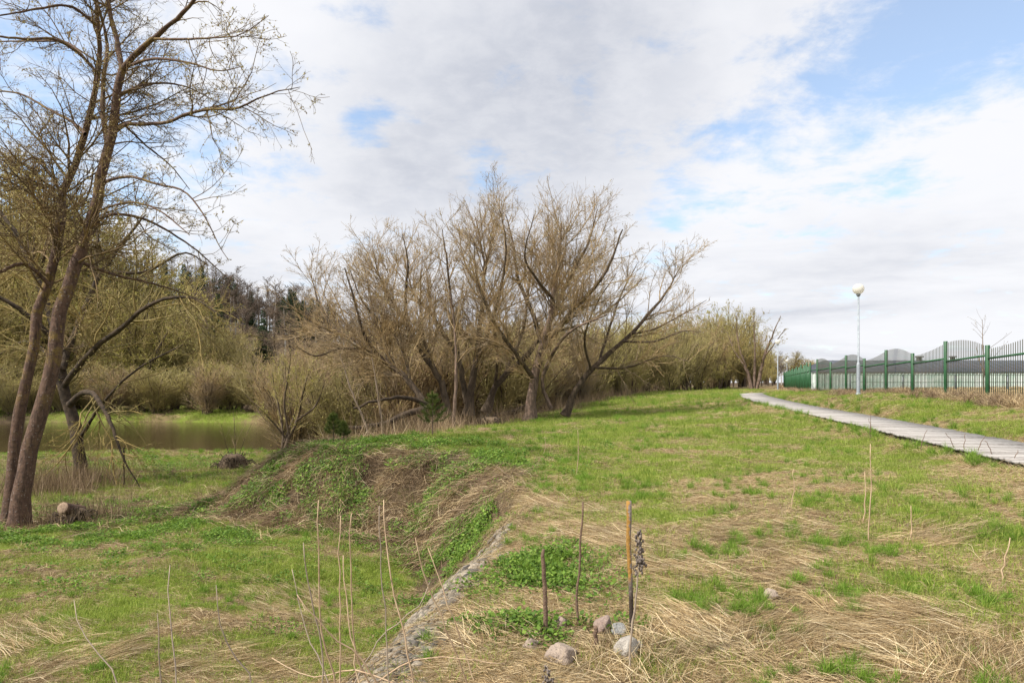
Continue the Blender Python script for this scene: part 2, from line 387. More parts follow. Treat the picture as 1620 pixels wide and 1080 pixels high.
def seg_rail(a, b, za, zb, h, w, nm='rail'):
    d = np.array([b[0] - a[0], b[1] - a[1]]); L = np.hypot(*d); n = np.array([-d[1], d[0]]) / L * w / 2
    V = []
    for p, z in ((a, za), (b, zb)):
        for sx, sz in ((-1, -1), (1, -1), (1, 1), (-1, 1)): V.append((p[0] + n[0] * sx - fo[0], p[1] + n[1] * sx - fo[1], z + sz * h / 2 - fo[2]))
    link(nm, mesh_np(nm, V, np.array([(0, 1, 2, 3), (7, 6, 5, 4), (0, 4, 5, 1), (1, 5, 6, 2), (2, 6, 7, 3), (3, 7, 4, 0)]), paint), fence)
ang0 = math.atan2(2.945, .556) - pi / 2
for i in range(6, -5, -1):
    p = fp(i); tz = 1.65 + (1.44 if i % 2 == 0 else 1.17) + (.03 if i == 2 else 0)
    b = gz(*p) - .25
    link('post', pm, fence, tuple(np.array([*p, b]) - fo), (0, 0, ang0), (1, 1, tz - b))
    if i > -4:
        a, c = p, fp(i - 1)      # c is farther
        seg_rail(a + (c - a) * .02, a + (c - a) * .98, 1.65 + .85, 1.65 + .755, .06, .04)
        seg_rail(a + (c - a) * .02, a + (c - a) * .98, 1.65 - .60 + .03 * (i < 1), 1.65 - .60 + .03 * (i < 2), .05, .04)
        for k in range(1, 24):
            u = i - k / 24.; pp = fp(u); tz = topz(u); b = min(gz(*pp), 1.03) + .02
            if npick < 290:
                link('picket', km, fence, (pp[0] - fo[0], pp[1] - fo[1], b - fo[2]), (0, 0, ang0), (1, 1, tz - b))
            else: extra.append((np.array([pp[0], pp[1], b]), tz - b))
            npick += 1
for k in range(len(far_posts) - 1):
    a, c = far_posts[k], far_posts[k + 1]; b = gz(*a) - .25
    z1 = 1.65 + 1.28 - .05 * k / 4 + (.12 if k % 2 else 0)
    link('post', pm, fence, tuple(np.array([*a, b]) - fo), (0, 0, ang0), (1, 1, z1 - b))
    seg_rail(a + (c - a) * .02, a + (c - a) * .98, 1.65 + .78, 1.65 + .70, .06, .04)
    for t in np.linspace(.03, .97, 23):
        pp = a + (c - a) * t; b = gz(*pp); tz = 1.65 + 1.12 + .12 * math.sin(t * pi) * (1 if k % 2 else -.6)
        extra.append((np.array([pp[0], pp[1], b]), tz - b))
a, c = fp(-4), far_posts[0]; seg_rail(a, c, 2.45, 2.40, .06, .04)
V, Fb = merge([((box(-.0085, .0085, -.0085, .0085, 0, h)[0] + p - fo), box(0, 1, 0, 1, 0, 1)[1]) for p, h in extra])
link('distant_pickets', mesh_np('distant_pickets', V, Fb, paint), fence, kind='stuff')

# ------------------------------------------------------------------ street lamps
lamp_grey = mat('galvanised_pole', (.24, .27, .30), .5, .2, col2=(.32, .35, .38), nscale=12)
opal = mat('opal_globe', (.86, .84, .79), .3, col2=(.82, .80, .74), nscale=3, spec=.4, trans=.55)
def lamp():
    r = empty('street_lamp', (0, 0, 0), cat='street lamp', group='globe lamps along the boardwalk')
    link('pole', mesh_np('pole', *lathe([(.072, -.3), (.072, 1.28), (.066, 1.31), (.040, 1.36), (.037, 4.22), (0, 4.22)], 16), mat=lamp_grey, smooth=True), r)
    link('base_collar', mesh_np('base_collar', *lathe([(.10, -.05), (.10, .06), (.074, .08)], 16), mat=lamp_grey), r)
    link('globe_holder', mesh_np('globe_holder', *lathe([(0, 4.16), (.055, 4.16), (.085, 4.22), (.085, 4.27), (0, 4.27)], 16), mat=lamp_grey), r)
    a = np.linspace(-1.40, pi / 2, 16)
    link('globe', mesh_np('globe', *lathe([(.225 * math.cos(t), 4.47 + .225 * math.sin(t)) for t in a], 28), mat=opal, smooth=True), r)
    return r
L1 = lamp(); L1.location = (*W(1358, 624, 28)[:2], W(1358, 624, 28)[2] - .0); L1['label'] = 'tall globe lamp in front of the fence, the largest and nearest'
L1.scale = (1, 1, (1.65 + 148 / 1080 * 28 - L1.location.z) / 4.47)
p = W(1230.5, 618, 61); copy_thing(L1, tuple(p), .3, (1, 1, .98), label='globe lamp beside the multi-stemmed tree where the boardwalk ends')
p = W(1245, 600, 113); p[2] = .8; copy_thing(L1, tuple(p), .9, 1., label='smallest globe lamp, farthest off behind the end of the fence')

# ------------------------------------------------------------------ compound behind the fence
roofm = mat('dark_roof_sheet', (.055, .062, .078), .5, col2=(.075, .082, .10), nscale=1.5)
wallm = mat('building_wall', (.05, .045, .04), .9, col2=(.12, .11, .10))
bld = empty('low_building', (29, 60, 1.1), label='long low building with dark metal roof behind the pale panel wall', cat='building')
link('wall', mesh_np('wall', *box(.6, 44, .8, 10, -.3, 1.75), mat=wallm), bld)
V = np.array([(0, 0, 1.5), (45, 0, 1.5), (45, 3.5, 2.62), (0, 3.5, 2.62), (0, 11, 1.5), (45, 11, 1.5), (0, 0, 1.42), (45, 0, 1.42), (45, 11, 1.42), (0, 11, 1.42)], float)
rf = link('roof', mesh_np('roof', V, [np.array([(0, 1, 2, 3), (3, 2, 5, 4), (6, 7, 1, 0), (4, 5, 8, 9), (6, 9, 8, 7)]), np.array([(0, 3, 4), (1, 5, 2)])], roofm), bld)
rib = mesh_np('roof_seam', np.array([(0, -.01, 1.515), (.04, -.01, 1.515), (.04, 3.5, 2.65), (0, 3.5, 2.65), (0, -.01, 1.49), (.04, -.01, 1.49)]), np.array([(0, 1, 2, 3), (4, 5, 1, 0)]), roofm)
for k in range(1, 60): link('roof_seam', rib, rf, (k * .75, 0, 0))
for px in (1458, 1511, 1705):
    x = W(px, 0, 63)[0] - 29; mm = merge([box(x - .16, x + .16, 3.2, 3.5, 2.4, 2.88), box(x - .26, x + .26, 3.1, 3.6, 2.9, 3.0)])
    link('roof_vent', mesh_np('roof_vent', *mm, mat=wallm), rf)
for k in range(12):
    link('window', mesh_np('window', *box(1.5 + k * 3.4, 3.0 + k * 3.4, .74, .79, .6, 1.3), mat=mat('pane_dark', (.02, .025, .03), .1, spec=.6) if k == 0 else bpy.data.materials['pane_dark']), bld)
pw = empty('panel_wall', (21.9, 50, 1.2), label='pale mint panel wall standing in front of the low building', cat='wall')
pmat = [mat('panel_%d' % k, c1, .7, col2=c2, nscale=3, rnd=0) for k, (c1, c2) in enumerate([((.52, .64, .57), (.62, .72, .66)), ((.62, .70, .65), (.46, .60, .52)), ((.72, .77, .74), (.60, .70, .64)), ((.40, .54, .46), (.58, .67, .60))])]
pan = []
for k in range(4):
    z0 = np.array([-.12, 0]); n = 9; xs_ = np.linspace(0, .485, n); yo = np.where(np.arange(n) % 4 < 2, 0, .035)
    V = np.array([(x, y, z) for z in (-.15, 1.17) for x, y in zip(xs_, yo)]); kk = np.arange(n - 1)
    pan.append(mesh_np('panel', V, np.stack([kk, kk + 1, kk + 1 + n, kk + n], -1), pmat[k]))
for k in range(64): link('panel', pan[rnd.randrange(4)], pw, (k * .5, 0, rnd.uniform(-.02, .02)))
cap_m = mat('wall_cap', (.05, .06, .055), .7)
link('cap_rail', mesh_np('cap_rail', *box(0, 32, -.03, .06, 1.19, 1.23), mat=cap_m), pw)
wf = empty('wire_fence', (17.9, 38.5, 1.1), label='thin grey wire fence running between the picket fence and the panel wall', cat='fence')
gm = mat('fence_grey', (.16, .18, .19), .5, .2)
for z in (.95, .55, .16): link('wire', mesh_np('wire', *box(1.2, 22, -.012, .012, z, z + .03), mat=paint), wf)
wp = mesh_np('post', *box(-.035, .035, -.035, .035, -.2, 1.02), mat=gm)
for k in range(8): link('post', wp, wf, (1.2 + k * 2.96, .03, 0))
wpost = mesh_np('marker_post', *box(-.16, .16, -.16, .16, 0, 1.9), mat=opal)
for k, (px, Yp) in enumerate(((1243, 92), (1247.3, 93), (1251.5, 94))):
    x = (px - 810) / 1080 * Yp
    link('gate_pillar', wpost, None, (x, Yp, .8), label='small white pillar top above the far end of the green fence', cat='pillar', group='white pillars beyond the fence')
# ------------------------------------------------------------------ tree growing
def nrm(v): return v / np.maximum(np.linalg.norm(v, axis=-1, keepdims=True), 1e-9)
def smooth_line(pts, rad_, K, rng=None, wob=0.):
    """catmull-rom through control points, even steps"""
    P = np.array(pts, float); R = np.array(rad_, float); Q = np.concatenate([[2 * P[0] - P[1]], P, [2 * P[-1] - P[-2]]])
    out, rr = [], []
    for i in range(len(P) - 1):
        for t in np.linspace(0, 1, 12, endpoint=False):
            a, b, c, d = Q[i:i + 4]
            out.append(.5 * (2 * b + (c - a) * t + (2 * a - 5 * b + 4 * c - d) * t * t + (3 * b - a - 3 * c + d) * t ** 3)); rr.append(R[i] * (1 - t) + R[i + 1] * t)
    out.append(P[-1]); rr.append(R[-1]); out = np.array(out); rr = np.array(rr)
    L = np.concatenate([[0], np.cumsum(np.linalg.norm(np.diff(out, axis=0), axis=1))]); u = np.linspace(0, L[-1], K)
    o = np.stack([np.interp(u, L, out[:, k]) for k in range(3)], -1)
    if rng is not None and wob: o[1:-1] += rng.normal(size=(K - 2, 3)) * wob
    return o, np.interp(u, L, rr)
def tubes(P, R, S=4, cap=False):
    """P (N,K,3) R (N,K) -> verts, quads"""
    N, K = R.shape
    T = np.empty_like(P); T[:, 1:-1] = P[:, 2:] - P[:, :-2]; T[:, 0] = P[:, 1] - P[:, 0]; T[:, -1] = P[:, -1] - P[:, -2]; T = nrm(T)
    m = nrm(P[:, -1] - P[:, 0]); ref = np.where(np.abs(m[:, 2:3]) < .8, np.array([[0, 0, 1.]]), np.array([[1., 0, 0]]))
    A = nrm(np.cross(T, ref[:, None, :])); B = np.cross(T, A)
    a = np.arange(S) * 2 * pi / S
    V = P[:, :, None] + (A[:, :, None] * np.cos(a)[:, None] + B[:, :, None] * np.sin(a)[:, None]) * R[:, :, None, None]
    n, k, s = np.meshgrid(np.arange(N), np.arange(K - 1), np.arange(S), indexing='ij'); s2 = (s + 1) % S
    b = n * K * S + k * S
    return V.reshape(-1, 3), np.stack([b + s, b + s2, b + S + s2, b + S + s], -1).reshape(-1, 4)
def spawn(rng, P, R, per_m, t0=.2, lf=(.3, .6), lmax=9., ang=(30, 60), up=.1, trop=.05, wob=.15, K=5, rf=.6, rmin=.003, t1=1., side=None, tipr=.3):
    N, Kp = R.shape; L = np.linalg.norm(np.diff(P, axis=1), axis=2).sum(1)
    cnt = rng.poisson(np.maximum(per_m * L * (t1 - t0), .0)); idx = np.repeat(np.arange(N), cnt); M = len(idx)
    t = t0 + (t1 - t0) * rng.random(M); f = t * (Kp - 1); i = np.minimum(f.astype(int), Kp - 2); a = (f - i)[:, None]
    p = P[idx, i] * (1 - a) + P[idx, i + 1] * a; T = nrm(P[idx, i + 1] - P[idx, i])
    r = (R[idx, i] * (1 - a[:, 0]) + R[idx, i + 1] * a[:, 0])
    perp = nrm(np.cross(T, rng.normal(size=(M, 3)))); A = np.radians(rng.uniform(*ang, M))[:, None]
    d = nrm(np.cos(A) * T + np.sin(A) * perp + np.array([0, 0, up]))
    ln = np.minimum(L[idx] * rng.uniform(*lf, M) * (1.15 - .75 * t), lmax) * rng.uniform(.7, 1.15, M)
    out = np.empty((M, K, 3)); out[:, 0] = p
    for k in range(1, K):
        out[:, k] = out[:, k - 1] + d * (ln / (K - 1))[:, None]
        d = nrm(d + rng.normal(size=(M, 3)) * wob + np.array([0, 0, trop]))
    r0 = np.maximum(np.minimum(r * rf, ln * .010 + .0035), rmin)
    RR = r0[:, None] * np.linspace(1, tipr, K)[None]; RR = np.maximum(RR, rmin * .7)
    return out, RR
def leaf_quads(rng, P, per, size, droop=0., asp=.5, t0=.15):
    N, K, _ = P.shape; n = N * per if per >= 1 else int(N * per); idx = rng.integers(0, N, n)
    t = t0 + (1 - t0) * rng.random(n); f = t * (K - 1); i = np.minimum(f.astype(int), K - 2); a = (f - i)[:, None]
    p = P[idx, i] * (1 - a) + P[idx, i + 1] * a
    d = nrm(rng.normal(size=(n, 3)) + np.array([0, 0, .3 - droop])); w = nrm(np.cross(d, rng.normal(size=(n, 3))))
    s = (size * rng.uniform(.5, 1.3, n))[:, None]
    q = np.stack([p, p + d * s * .5 + w * s * asp * .5, p + d * s, p + d * s * .5 - w * s * asp * .5], 1)
    return q.reshape(-1, 3), np.arange(n * 4).reshape(-1, 4), np.repeat(rng.random(n), 4)
def lichen(q, oc, c):
    n = q.ramp(q.noise(oc, 3.2, 6, .7), .50, .60); z = q.n('ShaderNodeSeparateXYZ'); q.put(z.inputs[0], oc)
    up = q.ramp(z.outputs[2], 1.2, 4.5, .08, .62)
    return q.mix(q.m('MULTIPLY', n, up), c, (.22, .15, .028))
def bark_spots(q, oc, c):
    c = lichen(q, oc, c)
    n = q.ramp(q.noise(oc, 22, 3, .6), .62, .68, 0, .6); c = q.mix(n, c, (.36, .32, .30))
    mp = q.n('ShaderNodeMapping'); mp.inputs['Scale'].default_value = (1, 1, 5); q.put(mp.inputs[0], oc)
    c = q.mix(q.ramp(q.noise(mp.outputs[0], 9, 5, .7), .45, .7, 0, .55), c, (.05, .033, .024))
    m2 = q.n('ShaderNodeMapping'); m2.inputs['Scale'].default_value = (7, 7, 1.3); q.put(m2.inputs[0], oc)
    return q.mix(q.ramp(q.noise(m2.outputs[0], 3, 6, .7), .48, .62, 0, .7), c, (.035, .022, .017))
bark_red = mat('poplar_bark', (.085, .048, .034), .85, col2=(.135, .08, .056), nscale=9, bump=1., bscale=22, extra=bark_spots)
bark_dark = mat('wet_dark_bark', (.028, .020, .014), .9, col2=(.075, .052, .034), nscale=7, bump=1., bscale=25)
def furrow(q, oc, c):
    mp = q.n('ShaderNodeMapping'); mp.inputs['Scale'].default_value = (6, 6, 1.2); q.put(mp.inputs[0], oc)
    c = q.mix(q.ramp(q.noise(mp.outputs[0], 2.4, 6, .7), .4, .62, 0, .75), c, (.045, .033, .024)); return c
bark_willow = mat('willow_bark', (.09, .063, .042), .9, col2=(.15, .11, .075), nscale=4, bump=1., bscale=18, extra=furrow)
bark_pink = mat('peeling_bark', (.23, .155, .115), .85, col2=(.14, .10, .075), nscale=6, bump=.8, bscale=25, extra=furrow)
twig_brown = mat('twig_brown', (.26, .20, .135), .8, col2=(.36, .25, .12), nscale=.9)
twig_olive = mat('twig_olive', (.19, .155, .065), .8, col2=(.26, .185, .06), nscale=.6)
twig_lich = mat('twig_lichen', (.09, .062, .04), .8, col2=(.20, .13, .05), nscale=1.4)
twig_grey = mat('twig_grey', (.12, .09, .07), .8, col2=(.17, .13, .10), nscale=.25, rnd=.18)
twig_far = mat('twig_far', (.30, .26, .12), .8, col2=(.36, .29, .13), nscale=.3, rnd=.22)
def leafm(name, stops, rnd=.15, tr=.35): return mat(name, rough=.6, attr=stops, trans=tr, rnd=rnd)
bud_yel = leafm('young_leaves', [(0, (.20, .17, .055)), (.5, (.28, .26, .065)), (1, (.36, .35, .10))], 0)
bud_tan = leafm('opening_buds', [(0, (.26, .18, .09)), (.5, (.36, .28, .13)), (1, (.42, .38, .13))], 0)
bud_far = leafm('pale_green_haze_leaves', [(0, (.26, .23, .06)), (.5, (.36, .34, .08)), (1, (.52, .49, .13))], .25)
bud_olive = leafm('olive_buds', [(0, (.24, .19, .08)), (.5, (.32, .27, .09)), (1, (.42, .37, .12))], .18)
NB = 0
def tube_part(name, P, R, S, mat_, parent, smooth=True, **kw):
    V, Fq = tubes(P, R, S); return link(name, mesh_np(name, V, Fq, mat_, smooth), parent, **kw)

def grow(root, origin, stems, rng, bark, twig, leaf, lv, sides=(10, 4, 3, 3), leafn=3, leafs=.04, droop=0, stem_names=None, leaf_levels=1, stem_mats=None):
    """stems: list of (points, radii) in world space; every stem is its own part; finer wood is the crown"""
    Ps, Rs = [], []
    for k, (pts, rr) in enumerate(stems):
        P, R = smooth_line(np.array(pts) - origin, rr, 22, rng, rr[0] * .12)
        if k == 0 or (stem_names and stem_names[k] == 'trunk'): R[0] *= 1.65; R[1] *= 1.2; R[2] *= 1.05
        R = R * (1 + .10 * np.sin(np.arange(22) * 1.9 + k) * rng.random())
        tube_part(stem_names[k] if stem_names else ('trunk' if k == 0 else 'limb'), P[None], R[None], sides[0], (stem_mats or {}).get(k, bark), root)
        Ps.append(P); Rs.append(R)
    P, R = np.array(Ps), np.array(Rs); allt = []; gt = []
    for k, kw in enumerate(lv):
        C, CR = spawn(rng, P, R, **kw)
        if k == 0: src = C; srcr = CR
        V, Fq = tubes(C, CR, sides[min(k + 1, len(sides) - 1)]); gt.append((V, Fq))
        if k >= len(lv) - leaf_levels: allt.append(C)
        if k == 0 and kw.get('K', 5) != 0: pass
        P, R = C, CR
    V, Fq = merge(gt); link('crown', mesh_np('crown', V, Fq, twig), root)
    q = [leaf_quads(rng, C, leafn, leafs, droop) for C in allt]
    V, Fq = merge([(a, b) for a, b, _ in q]); link('leaves', mesh_np('leaves', V, Fq, leaf, attr=np.concatenate([c for _, _, c in q])), root)
    return sum(len(x[1]) * 2 for x in gt) + len(Fq[0]) * 2
tri = 0
# --- the tall double-stemmed tree at the left
def line(Y0, *pts):
    """(px, py, dY, r)"""
    return [tuple(W(a, b, Y0 + c)) for a, b, c, _ in pts], [r for *_, r in pts]
rng = np.random.default_rng(11)
HR = .79
T = empty('poplar_tree', tuple(W(25, 836, 14)), label='tall leaning twin-trunk tree with reddish bark at the left edge, buds just opening', cat='tree')
org = np.array(T.location)
Y0 = 14
st = [line(Y0, (26, 860, 0, .235), (38, 760, 0, .20), (60, 660, .1, .185), (89, 560, .2, .175), (98, 492, .3, .165), (118, 418, .4, .155), (139, 367, .5, .145), (157, 305, .5, .132), (170, 240, .6, .122), (180, 190, .6, .11), (187, 140, .6, .10), (195, 105, .6, .095)),
      line(Y0 + .3, (8, 860, .2, .16), (17, 783, .2, .145), (26, 672, .3, .14), (40, 604, .3, .135), (56, 545, .4, .13), (60, 492, .5, .125), (80, 441, .6, .125), (92, 388, .7, .12), (99, 314, .9, .105), (119, 255, 1., .095), (135, 208, 1.1, .085), (150, 150, 1.2, .075), (158, 90, 1.3, .065), (154, 30, 1.4, .055), (148, -60, 1.5, .045), (150, -160, 1.5, .03)),
      line(Y0 + .6, (195, 110, 0, .085), (215, 85, -.2, .075), (250, 55, -.5, .06), (285, 25, -.7, .05), (308, -2, -.9, .045), (340, -60, -1.2, .035), (380, -130, -1.5, .02)),
      line(Y0 + .6, (193, 110, 0, .075), (184, 60, .2, .065), (172, 10, .3, .055), (165, -50, .5, .045), (175, -140, .6, .03)),
      line(Y0 + .6, (172, 235, 0, .07), (163, 190, .3, .06), (163, 130, .5, .055), (170, 80, .7, .045), (158, 20, .9, .035), (130, -60, 1.2, .02)),
      line(Y0 + .6, (183, 208, 0, .055), (200, 197, -.2, .05), (232, 196, -.5, .045), (267, 193, -.8, .04), (300, 179, -1.1, .035), (340, 173, -1.3, .03), (375, 171, -1.6, .026), (405, 158, -1.8, .02), (440, 145, -2, .014), (475, 138, -2.2, .007)),
      line(Y0 + .6, (163, 290, 0, .045), (180, 283, -.3, .04), (210, 280, -.6, .034), (250, 292, -1, .028), (292, 303, -1.3, .022), (325, 345, -1.6, .016), (345, 385, -1.7, .011), (362, 412, -1.8, .006)),
      line(Y0 + .4, (134, 380, 0, .05), (165, 342, .3, .045), (215, 343, .7, .038), (260, 362, 1., .03), (310, 395, 1.2, .022), (360, 440, 1.4, .012)),
      line(Y0 + .4, (121, 412, 0, .05), (150, 424, .4, .045), (190, 437, .8, .036), (235, 447, 1.1, .028), (285, 462, 1.3, .018), (330, 480, 1.4, .009)),
      line(Y0 + .8, (78, 450, 0, .055), (40, 418, -.4, .05), (0, 430, -.9, .042), (-50, 448, -1.3, .03)),
      line(Y0 + 1, (135, 212, 0, .05), (110, 190, .4, .042), (75, 172, .8, .035), (35, 150, 1.2, .028), (-10, 143, 1.5, .02)),
      line(Y0 + 1, (158, 120, 0, .045), (125, 85, -.4, .04), (85, 62, -.9, .036), (40, 62, -1.3, .03), (-30, 55, -1.6, .022)),
      line(Y0 + .6, (150, 112, 0, .035), (110, 70, .8, .035), (60, 65, 1.4, .03), (0, 66, 2, .02)),
      line(Y0 + 1, (153, 40, 0, .04), (110, 10, -.4, .034), (60, 14, -1, .028), (20, 22, -1.5, .02), (-40, 30, -2, .012)),
      line(Y0 + .6, (190, 150, 0, .04), (225, 135, .5, .034), (265, 132, 1, .028), (300, 140, 1.4, .02), (350, 165, 1.8, .01)),
      line(Y0 + .6, (200, 105, 0, .04), (245, 93, -.7, .034), (300, 100, -1.3, .026), (345, 112, -1.8, .016), (385, 105, -2.2, .008)),
      line(Y0 + .3, (245, 62, -.5, .035), (290, 62, -1.2, .028), (335, 60, -1.7, .02), (380, 55, -2.2, .012), (425, 25, -2.6, .006)),
      line(Y0 + .9, (99, 310, 0, .035), (60, 250, .3, .03), (25, 262, .6, .022), (-20, 250, 1., .012)),
      line(Y0 + .5, (150, 335, 0, .03), (205, 320, -.6, .026), (255, 335, -1.2, .02), (300, 372, -1.6, .01)),
      line(Y0 + .5, (180, 180, 0, .03), (225, 225, .8, .026), (270, 262, 1.4, .018), (300, 300, 1.8, .01))]
nm = ['trunk', 'trunk'] + ['limb'] * (len(st) - 2)
lv = [dict(per_m=4.0, t0=.36, lf=(.24, .55), lmax=2.3, ang=(35, 75), up=.05, trop=.03, wob=.16, K=7, rf=.55, rmin=.006),
      dict(per_m=7.5, t0=.12, lf=(.35, .65), lmax=1.4, ang=(30, 65), up=.0, trop=-.02, wob=.2, K=5, rf=.6, rmin=.0042),
      dict(per_m=12, t0=.08, lf=(.4, .8), lmax=.6, ang=(30, 60), up=.05, trop=.06, wob=.22, K=4, rf=.7, rmin=.0026)]
tri += grow(T, org, [(a_, [r * HR for r in b_]) for a_, b_ in st], rng, bark_red, twig_lich, bud_tan, lv, (12, 4, 3, 3), leafn=2, leafs=.044, droop=.8, stem_names=nm, leaf_levels=2); print('hero', tri)

# --- dark old willow behind it, branches drooping over the bank
rng = np.random.default_rng(5); Y0 = 23
T = empty('willow_tree', tuple(W(131, 762, Y0)), label='old willow with nearly black trunk and drooping branches behind the twin-trunk tree', cat='tree')
st = [line(Y0, (131, 790, 0, .22), (124, 710, 0, .20), (112, 650, .1, .19), (100, 605, .1, .17), (95, 575, .2, .15), (88, 520, .3, .13), (60, 440, .6, .10), (20, 360, 1., .07), (-30, 300, 1.5, .03)),
      line(Y0, (110, 640, 0, .12), (128, 622, -.3, .085), (148, 622, -.8, .075), (160, 640, -1.2, .07), (176, 668, -1.5, .055), (186, 700, -1.7, .04), (197, 728, -1.8, .028), (222, 772, -1.8, .014)),
      line(Y0, (98, 585, 0, .12), (120, 520, .5, .10), (150, 450, 1, .085), (190, 390, 1.5, .06), (230, 340, 2, .03)),
      line(Y0, (102, 610, 0, .10), (140, 560, -.8, .09), (190, 520, -1.5, .075), (240, 480, -2, .055), (300, 470, -2.5, .04), (350, 500, -2.8, .02)),
      line(Y0, (90, 540, 0, .09), (45, 500, -.6, .08), (0, 470, -1, .06), (-50, 450, -1.2, .03)),
      line(Y0, (128, 690, 0, .06), (150, 655, -.5, .05), (160, 640, -.7, .045), (215, 585, -1.4, .035), (290, 545, -2, .02)),
      line(Y0, (100, 600, 0, .08), (75, 560, 1, .07), (40, 540, 2, .05), (0, 560, 2.6, .03)),
      line(Y0, (165, 430, 1.1, .06), (230, 430, 1.5, .05), (290, 400, 2, .035), (330, 420, 2.2, .02)),
      line(Y0, (60, 440, .6, .07), (80, 370, 0, .06), (110, 320, -.5, .04), (130, 290, -.8, .02)),
      line(Y0, (150, 450, 1, .06), (155, 380, 1.5, .05), (150, 320, 2, .035), (165, 280, 2.5, .015))]
lv = [dict(per_m=2.8, t0=.25, lf=(.3, .65), lmax=3.2, ang=(30, 75), up=.0, trop=-.04, wob=.2, K=7, rf=.55, rmin=.009),
      dict(per_m=4.2, t0=.15, lf=(.35, .7), lmax=1.6, ang=(30, 65), up=-.1, trop=-.10, wob=.2, K=5, rf=.6, rmin=.006),
      dict(per_m=6.5, t0=.1, lf=(.35, .7), lmax=.9, ang=(25, 60), up=-.1, trop=-.08, wob=.2, K=4, rf=.7, rmin=.004)]
t_ = grow(T, np.array(T.location), st, rng, bark_dark, twig_olive, bud_yel, lv, (10, 4, 3, 3), leafn=2, leafs=.05, droop=.4, leaf_levels=2); tri += t_; print('dark', t_)

# --- the clump of big willows in the middle
def mid_lv(d=1., up=.2): return [
    dict(per_m=3.6 * d, t0=.14, lf=(.35, .66), lmax=3.2, ang=(28, 66), up=up, trop=.05, wob=.13, K=7, rf=.55, rmin=.011),
    dict(per_m=5.2 * d, t0=.1, lf=(.35, .65), lmax=2.1, ang=(25, 55), up=.12, trop=.06, wob=.16, K=5, rf=.6, rmin=.0075),
    dict(per_m=7.4 * d, t0=.06, lf=(.4, .8), lmax=1.1, ang=(22, 55), up=.1, trop=.05, wob=.14, K=3, rf=.7, rmin=.0048)]
def mid_tree(seed, Y0, base, label, stems, d=1., bark=bark_willow, mats=None, up=.18, twig=twig_brown, leaf=bud_tan, leafn=1, leafs=.055):
    global tri
    rng = np.random.default_rng(seed); b = W(*base, Y0); b[2] = gz(b[0], b[1])
    T = empty('willow_tree', tuple(b), label=label, cat='tree', group='leafless willows on the bank')
    t_ = grow(T, b, [(a_, [r * .66 for r in b_]) for a_, b_ in (line(Y0, *[(q0, 600 - (600 - q1) * (.93 if Y0 < 50 else 1), q2, q3) for q0, q1, q2, q3 in s]) for s in stems)], rng, bark, twig, leaf, mid_lv(d * .9, up), (9, 4, 3, 3), leafn=leafn, leafs=leafs, stem_mats=mats); tri += t_; print('mid', t_)
    return T
mid_tree(1, 30, (840, 662), 'largest willow, pinkish peeling trunk at the centre of the clump', [
    ((838, 672, 0, .36), (843, 620, 0, .31), (850, 575, .1, .28), (865, 521, .2, .24), (876, 451, .4, .17), (884, 393, .6, .12), (888, 335, .8, .05)),
    ((862, 545, .2, .19), (900, 490, -.6, .16), (935, 450, -1.2, .13), (962, 410, -1.8, .09), (985, 345, -2.3, .04)),
    ((858, 540, .2, .17), (840, 480, .8, .14), (820, 430, 1.4, .11), (812, 370, 2, .07), (800, 320, 2.4, .03)),
    ((870, 500, .3, .14), (905, 420, 1.2, .11), (930, 370, 1.8, .08), (945, 310, 2.4, .03)),
    ((876, 465, .4, .11), (850, 430, -1, .09), (830, 390, -1.8, .06), (845, 320, -2.6, .025)),
    ((845, 600, 0, .15), (812, 550, -1, .13), (780, 500, -1.8, .10), (755, 430, -2.4, .06), (750, 370, -2.8, .02)),
    ((866, 520, .2, .10), (925, 505, 1.2, .08), (975, 470, 2, .055), (1015, 430, 2.6, .03)),
    ((872, 650, .1, .14), (858, 610, .1, .13), (868, 570, -.3, .12), (900, 520, -1.4, .09), (960, 490, -2.4, .05))], 1.15, bark_willow, {0: bark_pink, 7: bark_pink})
mid_tree(2, 31, (741, 645), 'dark forked willow left of the pinkish trunk, straight rising stems', [
    ((741, 660, 0, .28), (748, 600, 0, .24), (754, 561, .1, .21), (762, 484, .4, .15), (766, 402, .7, .09), (752, 325, 1., .03)),
    ((738, 640, 0, .20), (725, 565, .3, .17), (700, 520, .7, .14), (684, 490, 1, .11), (655, 455, 1.4, .07), (640, 400, 1.8, .03)),
    ((752, 580, 0, .16), (778, 500, -.8, .12), (795, 430, -1.4, .09), (800, 360, -2, .05), (790, 310, -2.3, .02)),
    ((725, 560, .3, .12), (715, 480, -.6, .10), (708, 410, -1.2, .06), (700, 345, -1.7, .025)),
    ((764, 450, .5, .09), (735, 400, 1.2, .06), (725, 335, 1.8, .025))], 1.1)
mid_tree(3, 33, (768, 645), 'willow with dark stem leaning right between the forked one and the pinkish trunk', [
    ((768, 655, 0, .25), (790, 602, 0, .22), (831, 561, .2, .19), (868, 508, .5, .14), (890, 450, .9, .09), (920, 380, 1.3, .03)),
    ((800, 590, 0, .15), (826, 520, 1, .12), (836, 450, 1.6, .08), (842, 380, 2, .03)),
    ((782, 620, 0, .12), (787, 550, -.6, .10), (770, 470, -1.2, .07), (730, 400, -1.6, .03))], .9)
